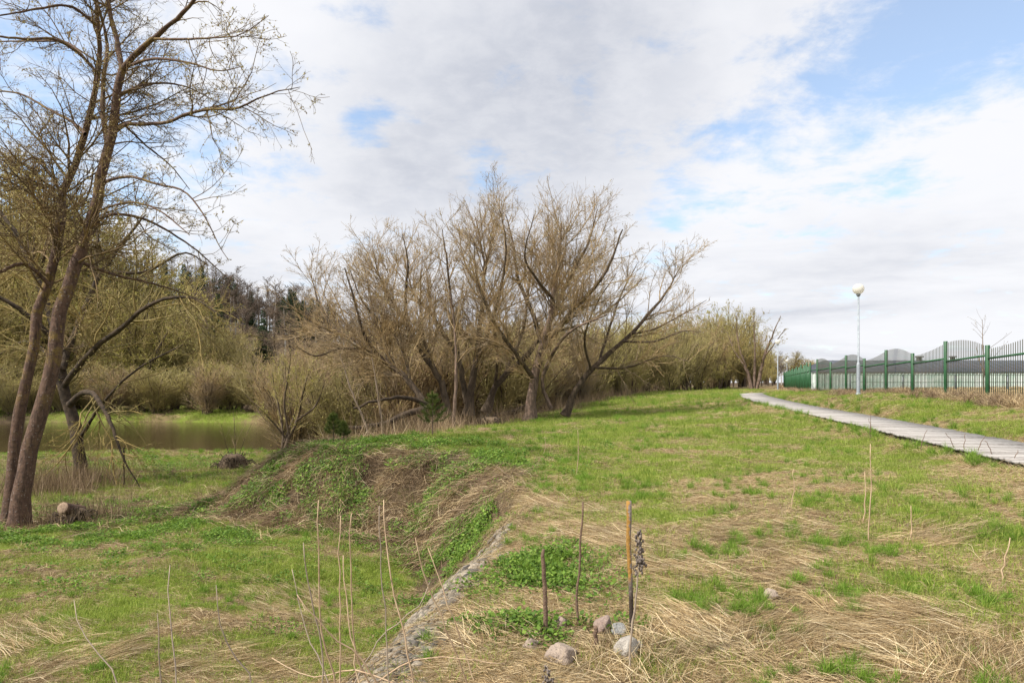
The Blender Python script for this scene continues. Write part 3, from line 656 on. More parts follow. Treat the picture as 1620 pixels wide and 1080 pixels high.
mid_tree(4, 29, (709, 655), 'crooked dark willow leaning left behind the young pine', [
    ((709, 668, 0, .24), (700, 610, 0, .21), (684, 581, .1, .19), (655, 530, .3, .16), (640, 500, .5, .14), (622, 470, .7, .10), (600, 425, 1., .06), (590, 380, 1.2, .02)),
    ((641, 505, .5, .11), (642, 450, .2, .09), (645, 400, -.2, .06), (636, 352, -.5, .02)),
    ((690, 590, 0, .12), (668, 520, 1.2, .10), (665, 450, 1.8, .06), (668, 390, 2.2, .02)),
    ((655, 530, .3, .10), (615, 515, -1, .08), (575, 470, -1.6, .05), (552, 410, -2, .02))], 1.15)
mid_tree(5, 27, (674, 650), 'leftmost leaning willow, long stem arching low over the river bank', [
    ((676, 650, 0, .20), (655, 615, 0, .19), (631, 586, .1, .17), (599, 561, .3, .15), (565, 535, .5, .12), (530, 512, .8, .09), (505, 470, 1.1, .06), (492, 425, 1.3, .02)),
    ((599, 561, .3, .10), (575, 520, -.2, .09), (562, 470, -.6, .07), (545, 410, -1, .03)),
    ((631, 586, .1, .10), (605, 540, .9, .09), (590, 480, 1.4, .06), (575, 400, 1.8, .02)),
    ((580, 548, .4, .08), (535, 548, -.4, .07), (500, 560, -.9, .05), (470, 545, -1.3, .02)),
    ((650, 610, 0, .09), (640, 560, .6, .08), (615, 500, 1.1, .05), (605, 420, 1.5, .02))], 1.2)
mid_tree(6, 32, (896, 648), 'willow leaning far to the right with an open crown against the sky', [
    ((893, 662, 0, .24), (915, 610, 0, .21), (947, 572, .1, .19), (993, 529, .3, .15), (1032, 482, .6, .11), (1058, 445, .8, .07), (1080, 400, 1., .02)),
    ((1000, 523, .3, .08), (1040, 512, -.5, .06), (1095, 480, -1, .04), (1118, 465, -1.2, .015)),
    ((985, 536, .2, .08), (1035, 535, -1, .07), (1080, 518, -1.6, .045), (1110, 520, -2, .02)),
    ((947, 572, .1, .10), (965, 510, 1, .09), (985, 450, 1.6, .06), (1010, 400, 2, .02)),
    ((935, 585, 0, .09), (925, 530, -1.2, .08), (945, 470, -1.8, .05), (975, 420, -2.3, .02)),
    ((940, 580, .1, .09), (990, 580, -1.4, .07), (1050, 560, -2.4, .04), (1090, 570, -3, .02))], .95)
mid_tree(7, 78, (1193, 617), 'pale three-stemmed tree at the far end of the boardwalk', [
    ((1190, 622, 0, .40), (1186, 600, 0, .32), (1176, 570, .2, .24), (1168, 540, .6, .14), (1165, 500, 1, .05)),
    ((1196, 620, 0, .34), (1203, 590, 0, .30), (1210, 560, -.2, .22), (1222, 530, -.6, .12), (1235, 500, -1, .05)),
    ((1193, 612, 0, .24), (1194, 580, .2, .22), (1194, 545, .4, .15), (1192, 500, .6, .05)),
    ((1208, 565, 0, .14), (1222, 548, -1, .10), (1242, 520, -2, .05)),
    ((1178, 578, 0, .14), (1162, 555, 1, .10), (1150, 525, 2, .05))], .55, bark_pink, None, .3, twig_olive, bud_olive, 4, .11)

# --- generic trees: build one of each, copy with all parts
def proto(name, seed, h, nst, spread, lv, bark, twig, leaf, leafn, leafs, r0=.12, lean=.25, sides=(6, 3, 3, 3), st_h=(.7, 1.), K0=8):
    rng = np.random.default_rng(seed); T = empty(name)
    stems = []
    for k in range(nst):
        a = rng.uniform(0, 2 * pi); s = spread * rng.uniform(.3, 1); hh = h * rng.uniform(*st_h)
        pts = [(math.cos(a) * .15 * nst ** .3, math.sin(a) * .15 * nst ** .3, -.4)]
        for t in (.25, .55, .8, 1.): pts.append((math.cos(a) * s * t ** 1.3 + rng.normal() * .1 * lean, math.sin(a) * s * t ** 1.3 + rng.normal() * .1 * lean, hh * t))
        stems.append((pts, [r0, r0 * .8, r0 * .5, r0 * .3, .02]))
    Ps, Rs = zip(*[smooth_line(p, r, K0, rng, .04) for p, r in stems]); P, R = np.array(Ps), np.array(Rs)
    for p, r in zip(Ps, Rs) if nst <= 4 else []: tube_part('trunk', p[None], r[None], sides[0], bark, T)
    if nst > 4: tube_part('stems', P, R, 4, bark, T)
    gt = []; al = []
    for k, kw in enumerate(lv):
        C, CR = spawn(rng, P, R, **kw); gt.append(tubes(C, CR, 3)); P, R = C, CR; al.append(C)
    V, Fq = merge(gt); link('crown', mesh_np('crown', V, Fq, twig), T); n = len(Fq[0]) * 2
    if leafn:
        V, Fl, c = leaf_quads(rng, al[-1], leafn, leafs, 0, .6); link('leaves', mesh_np('leaves', V, Fl, leaf, attr=c), T); n += len(Fl) * 2
    print(name, n); return T
bush = [proto('willow_bush', 20 + k, 5.2, 16, 2.6, [dict(per_m=3.2, t0=.08, lf=(.3, .6), lmax=2.2, ang=(20, 50), up=.3, trop=.05, wob=.14, K=4, rf=.6, rmin=.013),
        dict(per_m=5.5, t0=.1, lf=(.4, .8), lmax=1.4, ang=(20, 50), up=.15, trop=.03, wob=.15, K=3, rf=.7, rmin=.010)], bark_willow, tw, lf_, ln, .075, r0=.05) for k, (tw, lf_, ln) in enumerate([(twig_brown, bud_olive, 1), (twig_far, bud_olive, 2), (twig_far, bud_far, 3)])]
bankw = [proto('bank_willow', 30 + k, 12.5, 5, 4.6, [dict(per_m=2.6, t0=.2, lf=(.3, .5), lmax=4.5, ang=(25, 60), up=.3, trop=.06, wob=.14, K=5, rf=.5, rmin=.03),
        dict(per_m=2.2, t0=.12, lf=(.35, .65), lmax=2.4, ang=(25, 60), up=.1, trop=.02, wob=.16, K=3, rf=.6, rmin=.022),
        dict(per_m=2.4, t0=.1, lf=(.4, .8), lmax=1.3, ang=(25, 60), up=.1, trop=.0, wob=.18, K=2, rf=.7, rmin=.016)], bark_willow, twig_far, lf_, ln, .15, r0=.26) for k, (lf_, ln) in enumerate([(bud_far, 5), (bud_olive, 4)])]
woodt = [proto('birch_tree', 40 + k, 19, 1, 1., [dict(per_m=4.0, t0=.3, lf=(.18, .3), lmax=5., ang=(25, 55), up=.35, trop=.08, wob=.1, K=4, rf=.4, rmin=.035),
        dict(per_m=3.0, t0=.15, lf=(.3, .6), lmax=2.4, ang=(25, 55), up=.15, trop=.05, wob=.15, K=2, rf=.6, rmin=.026),
        dict(per_m=2.8, t0=.1, lf=(.5, .9), lmax=1.5, ang=(25, 55), up=.1, trop=.0, wob=.18, K=2, rf=.7, rmin=.02)], b_, twig_grey, None, 0, .1, r0=.2, st_h=(.95, 1.)) for k, b_ in enumerate([mat('birch_bark', (.42, .40, .37), .8, col2=(.25, .22, .2), nscale=2), bark_willow])]
needle = mat('spruce_needles', (.03, .055, .022), .8, col2=(.05, .085, .03), nscale=.8, rnd=.2)
def spruce(seed, h=20.):
    rng = np.random.default_rng(seed); T = empty('spruce_tree')
    P, R = smooth_line([(0, 0, -.5), (0, 0, h * .5), (0, 0, h)], [.25, .15, .02], 8); tube_part('trunk', P[None], R[None], 6, bark_dark, T)
    V, Fq = [], []; n = 0
    for z in np.arange(h * .1, h * .99, .42):
        L = (h - z) ** .8 * .56 * rng.uniform(.7, 1.15) + .25
        for k in range(int(7 + L * 2)):
            a = rng.uniform(0, 2 * pi); l = L * rng.uniform(.6, 1.1); d = np.array([math.cos(a), math.sin(a), rng.uniform(-.35, -.02)]); w = np.array([-d[1], d[0], 0])
            zz = z + rng.uniform(-.2, .2); nn = max(2, int(l * 2.2))
            for j in range(nn):
                t = (j + .5) / nn; c = np.array([0, 0, zz]) + d * l * t; s = .22 + .25 * (1 - t)
                for _ in range(3):
                    u = nrm(d * rng.uniform(.1, 1) + w * rng.normal() * .9 + np.array([0, 0, rng.normal() * .35])); v = nrm(np.cross(u, rng.normal(size=3)))
                    V += [c, c + u * s * 1.4 + v * s * .35, c + u * s * 1.4 - v * s * .35]; Fq.append((n, n + 1, n + 2)); n += 3
    link('crown', mesh_np('crown', np.array(V), np.array(Fq), needle), T); print('spruce', len(Fq)); return T
spr = [spruce(60), spruce(61, 17.)]
used = set()
_drop = lambda q_, row: (q_ < 300 and row < 4) or q_ > 600 and row in (1, 3) or q_ > 800 and row in (0, 2)
def put(T, x, y, s, rz, label, cat, group, sz=None):
    z = gz(x, y) - .1; sc = (s, s, s if sz is None else sz)
    if T.name not in used:
        used.add(T.name); T.location = (x, y, z); T.rotation_euler = (0, 0, rz); T.scale = sc; tag(T, label, cat, group); return T
    return copy_thing(T, (x, y, z), rz, sc, label=label, cat=cat, group=group)
R_ = random.Random(4)
# thicket behind and below the willow clump: (px, Y, proto, scale)
th = []
for px in range(470, 1190, 34):
    Yb = np.interp(px, [470, 640, 860, 950, 1060, 1190], [40, 37, 40, 52, 68, 92])
    for r in range(3): th.append((px + R_.uniform(-14, 14), Yb + r * 6 + R_.uniform(-2, 2)))
for k, (px, Yb) in enumerate(th):
    x = (px - 810) / 1080 * Yb; b = R_.choice(bush if px > 900 else bush[:2]); tz = gz(x, Yb)
    top = np.interp(px, [460, 520, 640, 800, 960, 1060, 1140, 1200, 1250], [550, 545, 520, 500, 505, 505, 500, 545, 560]) + R_.uniform(-8, 26)
    hh = (605 - top) / 1080 * Yb + EYE - tz
    s = np.clip(hh / 5.6, .5, 2.6)
    wh = ['beyond the two bare saplings', 'behind the leftmost leaning willow', 'behind the dark forked willow', 'behind the pinkish trunk', 'behind the willow leaning far right', 'left of the yellow-green willows', 'near the far end of the boardwalk'][min(6, max(0, (px - 470) // 100)) if isinstance(px, int) else int(min(6, max(0, (px - 470) // 100)))]
    put(b, x, Yb, s * R_.uniform(.9, 1.1), R_.uniform(0, 6.3), ('low front bush ', 'brown bush in mid-thicket ', 'tall rear bush ')[k % 3] + wh, 'bush', 'bushes in the thicket behind the willows', s)
# yellow-green rounded willows right of the clump
for px, Yb, top in ((1108, 100, 575), (1135, 104, 572), (1160, 106, 575), (1185, 110, 572), (1205, 112, 575), (1222, 118, 580), (1085, 88, 520), (1120, 92, 492), (1150, 90, 488), (1175, 96, 505), (1055, 80, 535), (1100, 80, 545), (1140, 82, 550), (1215, 128, 550), (1150, 112, 560), (1178, 118, 565), (1195, 124, 570), (1120, 108, 560)):
    x = (px - 810) / 1080 * Yb; tz = gz(x, Yb); s = ((605 - top) / 1080 * Yb + EYE - tz) / 12.
    put(bankw[0] if px not in (1055, 1100) else bankw[1], x, Yb, s * .85, R_.uniform(0, 6.3), 'rounded yellow-green willow beyond the right end of the thicket', 'tree', 'yellow-green willows beyond the thicket', s)
# far bank of the river
for row, (dY, tops) in enumerate(((4.5, ([-120, 60, 200, 300, 400, 480, 560, 700], [575, 580, 585, 575, 580, 585, 595, 595])), (17, ([-120, 60, 200, 300, 380, 450, 560, 700], [420, 430, 450, 505, 548, 570, 574, 577])), (26, ([-120, 60, 200, 300, 360, 420, 470, 700], [275, 292, 345, 470, 535, 565, 568, 572])))):
    for px in range(-150, 700, (19, 34, 44)[row]):
        q_ = px + R_.uniform(-12, 12); Yb = 77 + .0 * q_ + dY + R_.uniform(-3, 3); x = (q_ - 810) / 1080 * Yb
        Yb = float(yf(np.array(x))) + dY + R_.uniform(-2, 3); x = (q_ - 810) / 1080 * Yb
        tz = gz(x, Yb); top = np.interp(q_, *tops) + R_.uniform(-12, 22); hh = (605 - top) / 1080 * Yb + EYE - tz
        if row == 0: T = R_.choice(bush + [bush[2]]); s = hh / 5.5
        else: T = R_.choice(bankw if row == 2 else [bankw[0], bankw[1], bush[1]]); s = hh / (12.4 if T in bankw else 5.5)
        wh = ('beyond the twin-trunk tree' if q_ < 150 else 'left of the small leaning willow' if q_ < 420 else 'seen beyond the willow clump')
        put(T, x, Yb, s * (1.1 if row else R_.uniform(1.2, 1.9)), R_.uniform(0, 6.3), (('low brown waterside bush ', ('olive bush ' if T in bush else 'olive tree ') + 'of the middle row ', 'tall tree of the back row ')[row]) + 'on the far bank ' + wh, 'tree' if T in bankw else 'bush', 'willows on the far river bank' if T in bankw else 'bushes on the far river bank', s)
# wooded hillside
for row, Yh in enumerate((128, 146, 164, 184, 204)):
    for px in range(200, 1000, (30, 22, 16, 13, 11)[row]):
        q_ = px + R_.uniform(-12, 12)
        if _drop(q_, row): continue
        y = Yh + R_.uniform(-7, 7); x = (q_ - 810) / 1080 * y; tz = gz(x, y)
        top = np.interp(q_, [60, 330, 380, 440, 480, 560, 700, 900, 1120], [395, 418, 434, 448, 460, 492, 510, 540, 570]) + (204 - Yh) * .55 + R_.uniform(-8, 10)
        hh = (605 - top) / 1080 * y + EYE - tz; s = np.clip(hh / 19., .35, 1.25)
        T = R_.choice(woodt) if R_.random() > .10 else R_.choice(spr)
        if T in spr: put(T, x, y, s * .95, R_.uniform(0, 6), 'dark spruce standing in the leafless wood on the hill', 'tree', 'spruces on the hillside', s)
        else: put(T, x, y, s * 1.9, R_.uniform(0, 6), 'bare grey-brown tree in the wood on the hill', 'tree', 'bare trees on the hillside', s)
for px, top, Yh in ((300, 420, 172), (312, 424, 178), (338, 432, 180), (349, 430, 186), (359, 440, 190), (373, 449, 188), (459, 458, 168), (466, 462, 176), (448, 470, 182), (480, 466, 180), (494, 472, 176), (505, 476, 180), (441, 478, 185), (397, 462, 196), (472, 480, 165), (520, 470, 178), (190, 400, 165)):
    x = (px - 810) / 1080 * Yh; tz = gz(x, Yh); hh = (605 - top) / 1080 * Yh + EYE - tz
    put(R_.choice(spr), x, Yh, max(.7, min(hh / 18.5, 1.2)), R_.uniform(0, 6), 'dark spruce standing in the leafless wood on the hill', 'tree', 'spruces on the hillside', hh / 19.5)
# dark distant wood at the right, behind the lamps and the compound
for px in range(1120, 1640, 13):
    Yh = 150 + R_.uniform(-12, 25) + max(0, px - 1340) * .3; x = (px - 810) / 1080 * Yh; tz = gz(x, Yh)
    top = np.interp(px, [1120, 1240, 1270, 1300, 1345, 1400, 1640], [565, 560, 563, 576, 585, 588, 588]) + R_.uniform(-5, 5); hh = (605 - top) / 1080 * Yh + EYE - tz
    T = R_.choice([woodt[0], woodt[1], bankw[1], bankw[1]]); s = hh / (12.4 if T is bankw[1] else 19)
    put(T, x, Yh, s * 1.7, R_.uniform(0, 6), 'small far tree behind the end of the green fence', 'tree', 'far trees behind the fence', s)
print('total tris', tri)
# ------------------------------------------------------------------ ground cover
grass_a = leafm('spring_grass', [(0, (.135, .205, .024)), (.5, (.24, .325, .048)), (1, (.39, .44, .11))], .22, .4)
grass_b = leafm('dark_tuft_grass', [(0, (.10, .20, .02)), (.6, (.18, .31, .035)), (1, (.30, .42, .08))], .15, .4)
straw_m = leafm('dry_straw', [(0, (.13, .085, .045)), (.3, (.33, .235, .12)), (.75, (.53, .42, .25)), (1, (.64, .55, .38))], .22, .2)
brownst = leafm('brown_dead_stems', [(0, (.10, .065, .04)), (.5, (.21, .145, .09)), (1, (.36, .27, .17))], .2, .1)
herb_m = leafm('nettle_leaves', [(0, (.06, .13, .015)), (.5, (.13, .23, .03)), (1, (.22, .33, .055))], .2, .4)
stone_m = mat('rubble_stone', (.11, .10, .088), .9, col2=(.26, .24, .215), nscale=30, rnd=.6, bump=.5)
def blades(rng, n, rad_, ln, wid, lean, curl=.5, flat=False, dirx=None, z0=0., segs=2):
    a = rng.uniform(0, 2 * pi, n); r = rad_ * np.sqrt(rng.random(n)); b = np.stack([r * np.cos(a), r * np.sin(a), np.full(n, z0)], -1)
    if flat: b[:, 2] += rng.uniform(0, .035, n)
    yaw = rng.uniform(0, 2 * pi, n) if dirx is None else rng.normal(0, dirx, n)
    L = rng.uniform(*ln, n); el = np.radians(rng.uniform(*lean, n))
    d = np.stack([np.cos(yaw) * np.cos(el), np.sin(yaw) * np.cos(el), np.sin(el)], -1)
    fa = rng.uniform(0, pi, n); w = nrm(np.cross(d, np.stack([np.cos(fa), np.sin(fa), rng.normal(size=n) * .5], -1))) * (wid * rng.uniform(.6, 1.3, n))[:, None]
    d2 = nrm(d + np.array([0, 0, -1.]) * (curl * rng.uniform(.3, 1.2, n))[:, None] + rng.normal(size=(n, 3)) * .08)
    m_ = b + d * L[:, None] * .55; t_ = m_ + d2 * L[:, None] * .45
    if flat: m_[:, 2] = np.maximum(m_[:, 2], .004); t_[:, 2] = np.maximum(t_[:, 2], .0)
    V = np.stack([b - w, b + w, m_ + w * .8, m_ - w * .8, t_], 1).reshape(-1, 3); o = np.arange(n)[:, None] * 5
    return V, [o + np.array([[3, 2, 4]]), o + np.array([[0, 1, 2, 3]])], np.repeat(rng.random(n), 5)
def ovals(rng, n, rad_, h, size):
    a = rng.uniform(0, 2 * pi, n); r = rad_ * np.sqrt(rng.random(n)); p = np.stack([r * np.cos(a), r * np.sin(a), rng.uniform(.01, h, n) * (1 - .5 * r / rad_)], -1)
    d = nrm(np.stack([np.cos(a), np.sin(a), rng.uniform(-.2, .7, n)], -1) + rng.normal(size=(n, 3)) * .35); w = nrm(np.cross(d, np.array([0, 0, 1.]) + rng.normal(size=(n, 3)) * .35)); s = (size * rng.uniform(.5, 1.3, n))[:, None]
    V = np.stack([p, p + d * s * .45 + w * s * .32, p + d * s, p + d * s * .45 - w * s * .32], 1).reshape(-1, 3)
    return V, [np.zeros((0, 3), int), np.arange(4 * n).reshape(-1, 4)], np.repeat(rng.random(n), 4)
def join(parts):
    V, Fq = merge([(v, [g_ for g_ in f if len(g_)]) for v, f, _ in parts]); return V, Fq, np.concatenate([c for *_, c in parts])
def pmesh(nm, parts, m_):
    V, Fq, c = join(parts); return mesh_np(nm, V, Fq, m_, attr=c)
rg = np.random.default_rng(77)
P_green = [pmesh('grass_clump', [blades(rg, 42, .13, (.04, .11), .0022, (35, 88))], grass_a) for _ in range(5)]
P_tuft = [pmesh('grass_tuft', [blades(rg, 90, .06, (.12, .27), .003, (40, 88), .6)], grass_b) for _ in range(4)]
P_straw = [pmesh('straw_mat', [blades(rg, 44, .16, (.03, .13), .0013, (-3, 18), .3, True, dd), blades(rg, 8, .16, (.1, .24), .0013, (-3, 12), .3, True, dd)], straw_m) for dd in (.7, 1., None, None, .9)]
P_straw2 = [pmesh('straw_tuft', [blades(rg, 60, .07, (.10, .26), .0018, (10, 50), .9)], straw_m) for _ in range(3)]
P_brown = [pmesh('stem_mat', [blades(rg, 26, .2, (.15, .5), .003, (0, 32), .35, True, .8)], brownst) for _ in range(3)] + [pmesh('stem_mat', [blades(rg, 28, .2, (.12, .45), .0026, (0, 32), .4, True, .8)], straw_m) for _ in range(2)]
P_herb = [pmesh('herb_clump', [ovals(rg, 46, .14, .13, .045)], herb_m) for _ in range(4)]
P_litter = [pmesh('litter', [blades(rg, 24, .2, (.05, .25), .003, (-3, 12), .1, True)], brownst) for _ in range(3)]
leaf_l = leafm('fallen_brown_leaves', [(0, (.09, .055, .03)), (.5, (.19, .125, .07)), (1, (.34, .25, .15))], .2, .1)
P_litter += [pmesh('litter', [ovals(rg, 26, .18, .02, .035), blades(rg, 10, .2, (.04, .15), .002, (-3, 12), .1, True)], leaf_l) for _ in range(3)]
P_up = [pmesh('dead_stalks', [blades(rg, 16, .35, (.5, 1.6), .006, (55, 88), .15, segs=2)], brownst) for _ in range(3)] + [pmesh('dead_stalks', [blades(rg, 14, .3, (.4, 1.2), .006, (40, 88), .2)], straw_m)]
P_tus = [pmesh('fence_tussock', [blades(rg, 150, .16, (.35, .75), .006, (25, 80), 1.0), blades(rg, 60, .2, (.2, .5), .006, (0, 30), .5)], mm_) for mm_ in (straw_m, brownst, brownst)]
def rock_mesh(nm, rng, m_, s=(1, 1, 1), sub=1, amp=.25):
    import bmesh
    bm = bmesh.new(); bmesh.ops.create_icosphere(bm, subdivisions=sub, radius=1)
    V = np.array([v.co[:] for v in bm.verts]); Fq = np.array([[v.index for v in f.verts] for f in bm.faces]); bm.free()
    n = nrm(V); k = 1 + sum(a * np.sin(n @ rng.normal(size=3) * f + rng.uniform(0, 6)) for a, f in ((amp, 2.2), (amp * .5, 4.3), (amp * .22, 8), (amp * .12, 15)))
    # a few flat facets
    for _ in range(9):
        d = nrm(rng.normal(size=3)); h = rng.uniform(.68, .95); q_ = (V * k[:, None]) @ d; k = np.where(q_ > h, k * h / q_, k)
    return mesh_np(nm, V * k[:, None] * np.array(s), Fq, m_, sub > 2)
P_stone = [rock_mesh('rubble_stone', rg, stone_m, (.034, .028, .018), 1, .4) for _ in range(6)]
def solve(px, py):
    """distance at which the ground is seen at this pixel"""
    Yq = np.linspace(2.5, 120, 6000); xq = (px - 810) / 1080 * Yq; z = ground(xq, Yq); s_ = 605 - (z - EYE) * 1080 / Yq
    i_ = np.where(s_ <= py)[0]; return float(Yq[i_[0]]) if len(i_) else 60.
STONES = ((953, 998, 37, 25, 0, 'brownish-pink rounded stone beside the cut stub'), (980, 1000, 28, 18, 1, 'blue-grey stone at the foot of the lichen stake'), (990, 1034, 44, 28, 2, 'pale angular stone in front of the lichen stake'),
        (890, 1042, 56, 24, 3, 'flat tan stone half sunk in straw, widest of the stones'), (890, 992, 28, 18, 0, 'small reddish stone behind the leftmost stick'), (840, 1024, 30, 16, 3, 'small pale stone left of the flat tan stone'), (1010, 1026, 18, 12, 2, 'little stone chip right of the pale angular stone'), (1222, 945, 24, 16, 3, 'lone brown stone in straw at the right of the dead flower stalk'))
KEEP = [((px - 810) / 1080 * solve(px, py), solve(px, py), wpx / 1080 * solve(px, py) * .5) for px, py, wpx, *_ in STONES]
RUBX = lambda y: np.interp(y, [3.4, 4.4, 6.4, 8.5, 11.3], [-1.02, -.86, -.66, -.40, -.12])
def clear(x, y):
    k = ~((np.abs(x - RUBX(y)) < (.33 + .015 * y) * (.75 + .5 * vn(x, y, .5, 5))) & (y < 8.6) & (rg.random(len(x)) < .78))
    for a, b, r in KEEP: k &= ~((np.abs(x - a) < r * 1.35) & (y < b + r * .6) & (y > b - r * 2.6))
    return k
def scatter(name, protos, x, y, yaw, sc, label, sink=.01, align=.8, zoff=None):
    if name != 'rubble':
        kk = clear(x, y); x, y = x[kk], y[kk]; sc = np.asarray(sc)[kk]; yaw = yaw if isinstance(yaw, str) else yaw[kk]
    z = ground(x, y) - sink; n = len(x); e = .12
    gx = (ground(x + e, y) - ground(x - e, y)) / (2 * e); gy = (ground(x, y + e) - ground(x, y - e)) / (2 * e)
    N_ = nrm(np.stack([-gx * align, -gy * align, np.ones(n)], -1))
    if isinstance(yaw, str): yaw = np.arctan2(-gy, -gx) + rg.normal(0, .8, n)
    Xa = np.stack([np.cos(yaw), np.sin(yaw), np.zeros(n)], -1); Ya = nrm(np.cross(N_, Xa)); Xa = np.cross(Ya, N_)
    eul = np.stack([np.arctan2(Ya[:, 2], N_[:, 2]), -np.arcsin(np.clip(Xa[:, 2], -1, 1)), np.arctan2(Xa[:, 1], Xa[:, 0])], -1)
    me_ = bpy.data.meshes.new(name); me_.vertices.add(n); me_.vertices.foreach_set('co', np.stack([x, y, z], -1).astype(np.float32).ravel())
    a = me_.attributes.new('rot', 'FLOAT_VECTOR', 'POINT'); a.data.foreach_set('vector', eul.astype(np.float32).ravel())
    sc = np.asarray(sc, float); sc = sc if sc.ndim == 2 else np.repeat(sc[:, None], 3, 1)
    a = me_.attributes.new('siz', 'FLOAT_VECTOR', 'POINT'); a.data.foreach_set('vector', sc.astype(np.float32).ravel())
    a = me_.attributes.new('idx', 'INT', 'POINT'); a.data.foreach_set('value', rg.integers(0, len(protos), n).astype(np.int32))
    col = bpy.data.collections.new(name + '_pieces')
    for k, p_ in enumerate(protos): col.objects.link(bpy.data.objects.new('%s_piece_%d' % (name, k), p_))
    o = link(name, me_, kind='stuff', label=label)
    t = bpy.data.node_groups.new(name, 'GeometryNodeTree')
    t.interface.new_socket('Geometry', in_out='INPUT', socket_type='NodeSocketGeometry'); t.interface.new_socket('Geometry', in_out='OUTPUT', socket_type='NodeSocketGeometry')
    gi = t.nodes.new('NodeGroupInput'); go = t.nodes.new('NodeGroupOutput'); ci = t.nodes.new('GeometryNodeCollectionInfo'); ip = t.nodes.new('GeometryNodeInstanceOnPoints')
    ci.inputs['Collection'].default_value = col; ci.inputs['Separate Children'].default_value = True; ci.inputs['Reset Children'].default_value = True
    ip.inputs['Pick Instance'].default_value = True
    for nm_, ty, sk in (('rot', 'FLOAT_VECTOR', 'Rotation'), ('siz', 'FLOAT_VECTOR', 'Scale'), ('idx', 'INT', 'Instance Index')):
        na = t.nodes.new('GeometryNodeInputNamedAttribute'); na.data_type = ty; na.inputs['Name'].default_value = nm_
        src = na.outputs['Attribute']
        if nm_ == 'rot':
            e2r = t.nodes.new('FunctionNodeEulerToRotation'); t.links.new(src, e2r.inputs[0]); src = e2r.outputs[0]
        t.links.new(src, ip.inputs[sk])
    t.links.new(gi.outputs[0], ip.inputs['Points']); t.links.new(ci.outputs[0], ip.inputs['Instance']); t.links.new(ip.outputs[0], go.inputs[0])
    md = o.modifiers.new('scatter', 'NODES'); md.node_group = t
    return o
def cand(n, Y0, Y1, a=1., px=(-260, 1880)):
    """n points in the viewed wedge, density falling as Y^-a"""
    u = rg.random(n); k = 2 - a
    y = (Y0 ** k + u * (Y1 ** k - Y0 ** k)) ** (1 / k) if abs(k) > 1e-6 else Y0 * (Y1 / Y0) ** u
    return (rg.uniform(*px, n) - 810) / 1080 * y, y
def ok(x, y, w=.98):
    A = yn(x)
    return (path_d(x, y) > w) & ~((y > A - .4) & (y < yf(x) + .8) & (edge_t(x, y)[1] > 2))
def ffac(y): return .75 + .02 * y + .5 * sm(y, 8, 30) + .9 * sm(y, 30, 70)
fence_x = lambda y: 14.85 + (y - 21.3) * .19
# spring grass
x, y = cand(230000, 2.4, 90, 1.3); dr = dryness(x, y); br = bareness(x, y); t, d = edge_t(x, y)
pr = np.clip(1.15 - dr * 1.2, .10, 1) * (1 - .85 * br) * np.clip(.25 + 1.5 * fbm(x, y, .45, 61, 3) - .3, .1, 1); pr = np.where((d > .5) & (y > 23), pr * .75, pr)
k = (rg.random(len(x)) < pr) & ok(x, y) & ~((x > fence_x(y) + .4) & (y > 12)); x, y = x[k], y[k]
gs = ffac(y) * rg.uniform(.6, 1.25, len(x)) * (.75 + .6 * fbm(x, y, 1.5, 71, 2)); scatter('grass', P_green, x, y, rg.uniform(0, 6.28, len(x)), np.stack([gs, gs, gs * .9], -1), 'short bright spring grass', .008); print('grass', len(x))
# straw mats lying flat
x, y = cand(120000, 2.4, 90, 1.35); dr = dryness(x, y); br = bareness(x, y); t, d = edge_t(x, y)
pr = np.clip(dr * 1.15 - .05, .14, 1) * (1 - .7 * br) * np.where((d > .3) & (y > 20), .35, 1)
k = (rg.random(len(x)) < pr) & ok(x, y, 1.0); x, y = x[k], y[k]
yaw = 6.28 * 1.4 * fbm(x, y, 1.6, 81, 2) + rg.normal(0, .5, len(x)); gs = ffac(y) * rg.uniform(.6, 1.2, len(x))
scatter('straw', P_straw, x, y, yaw, np.stack([gs, gs, gs], -1), 'flattened dry straw', .008); print('straw', len(x))
# straw combed down the slope beside the gully
x, y = cand(60000, 3, 17, .9, (480, 1050)); t, d = edge_t(x, y); k = (d > -1.3) & (t < .45) & (rg.random(len(x)) < np.where(y > 8.5, .10, .2) * (1 - sm(np.abs(d + .3), .4, 1.3))); k &= y < 13.5; x, y = x[k], y[k]
scatter('slope_straw', P_straw, x, y, 'down', rg.uniform(.5, 1.05, len(x)), 'straw combed down the broken slope', .006, 1.); print('slope', len(x))
# thick swaths of flattened long straw
P_long = [pmesh('long_straw', [blades(rg, 60, .13, (.15, .42), .0016, (-2, 22), .35, True, .3)], straw_m) for _ in range(4)]
bx, by, bw_ = [], [], []
for px, py, yw in ((1450, 975, 2.9), (1500, 985, 3.1), (1580, 1045, .6), (1540, 1060, .9), (1100, 1000, 2.2), (1290, 900, 3.3), (1390, 1010, 2.6), (1080, 900, 2.8), (1230, 1020, .4), (150, 1040, .3), (60, 1010, 2.9), (330, 1050, .5), (450, 950, 3.), (1230, 845, 3.4), (760, 1010, 2.4), (1000, 1060, 1.), (1480, 850, .2), (880, 800, 2.6), (960, 850, 2.7)):
    Yb = solve(px, py)
    for _ in range(26): bx.append((px - 810) / 1080 * Yb + rg.normal() * .042 * Yb); by.append(Yb + rg.normal() * .05 * Yb); bw_.append(yw + rg.normal() * .35)
x, y, yaw = np.array(bx), np.array(by), np.array(bw_); k = y > 2.4; x, y, yaw = x[k], y[k], yaw[k]
scatter('straw_swaths', P_long, x, y, yaw, rg.uniform(.6, 1.05, len(x)), 'thick swaths of long flattened straw', .0, 1.)
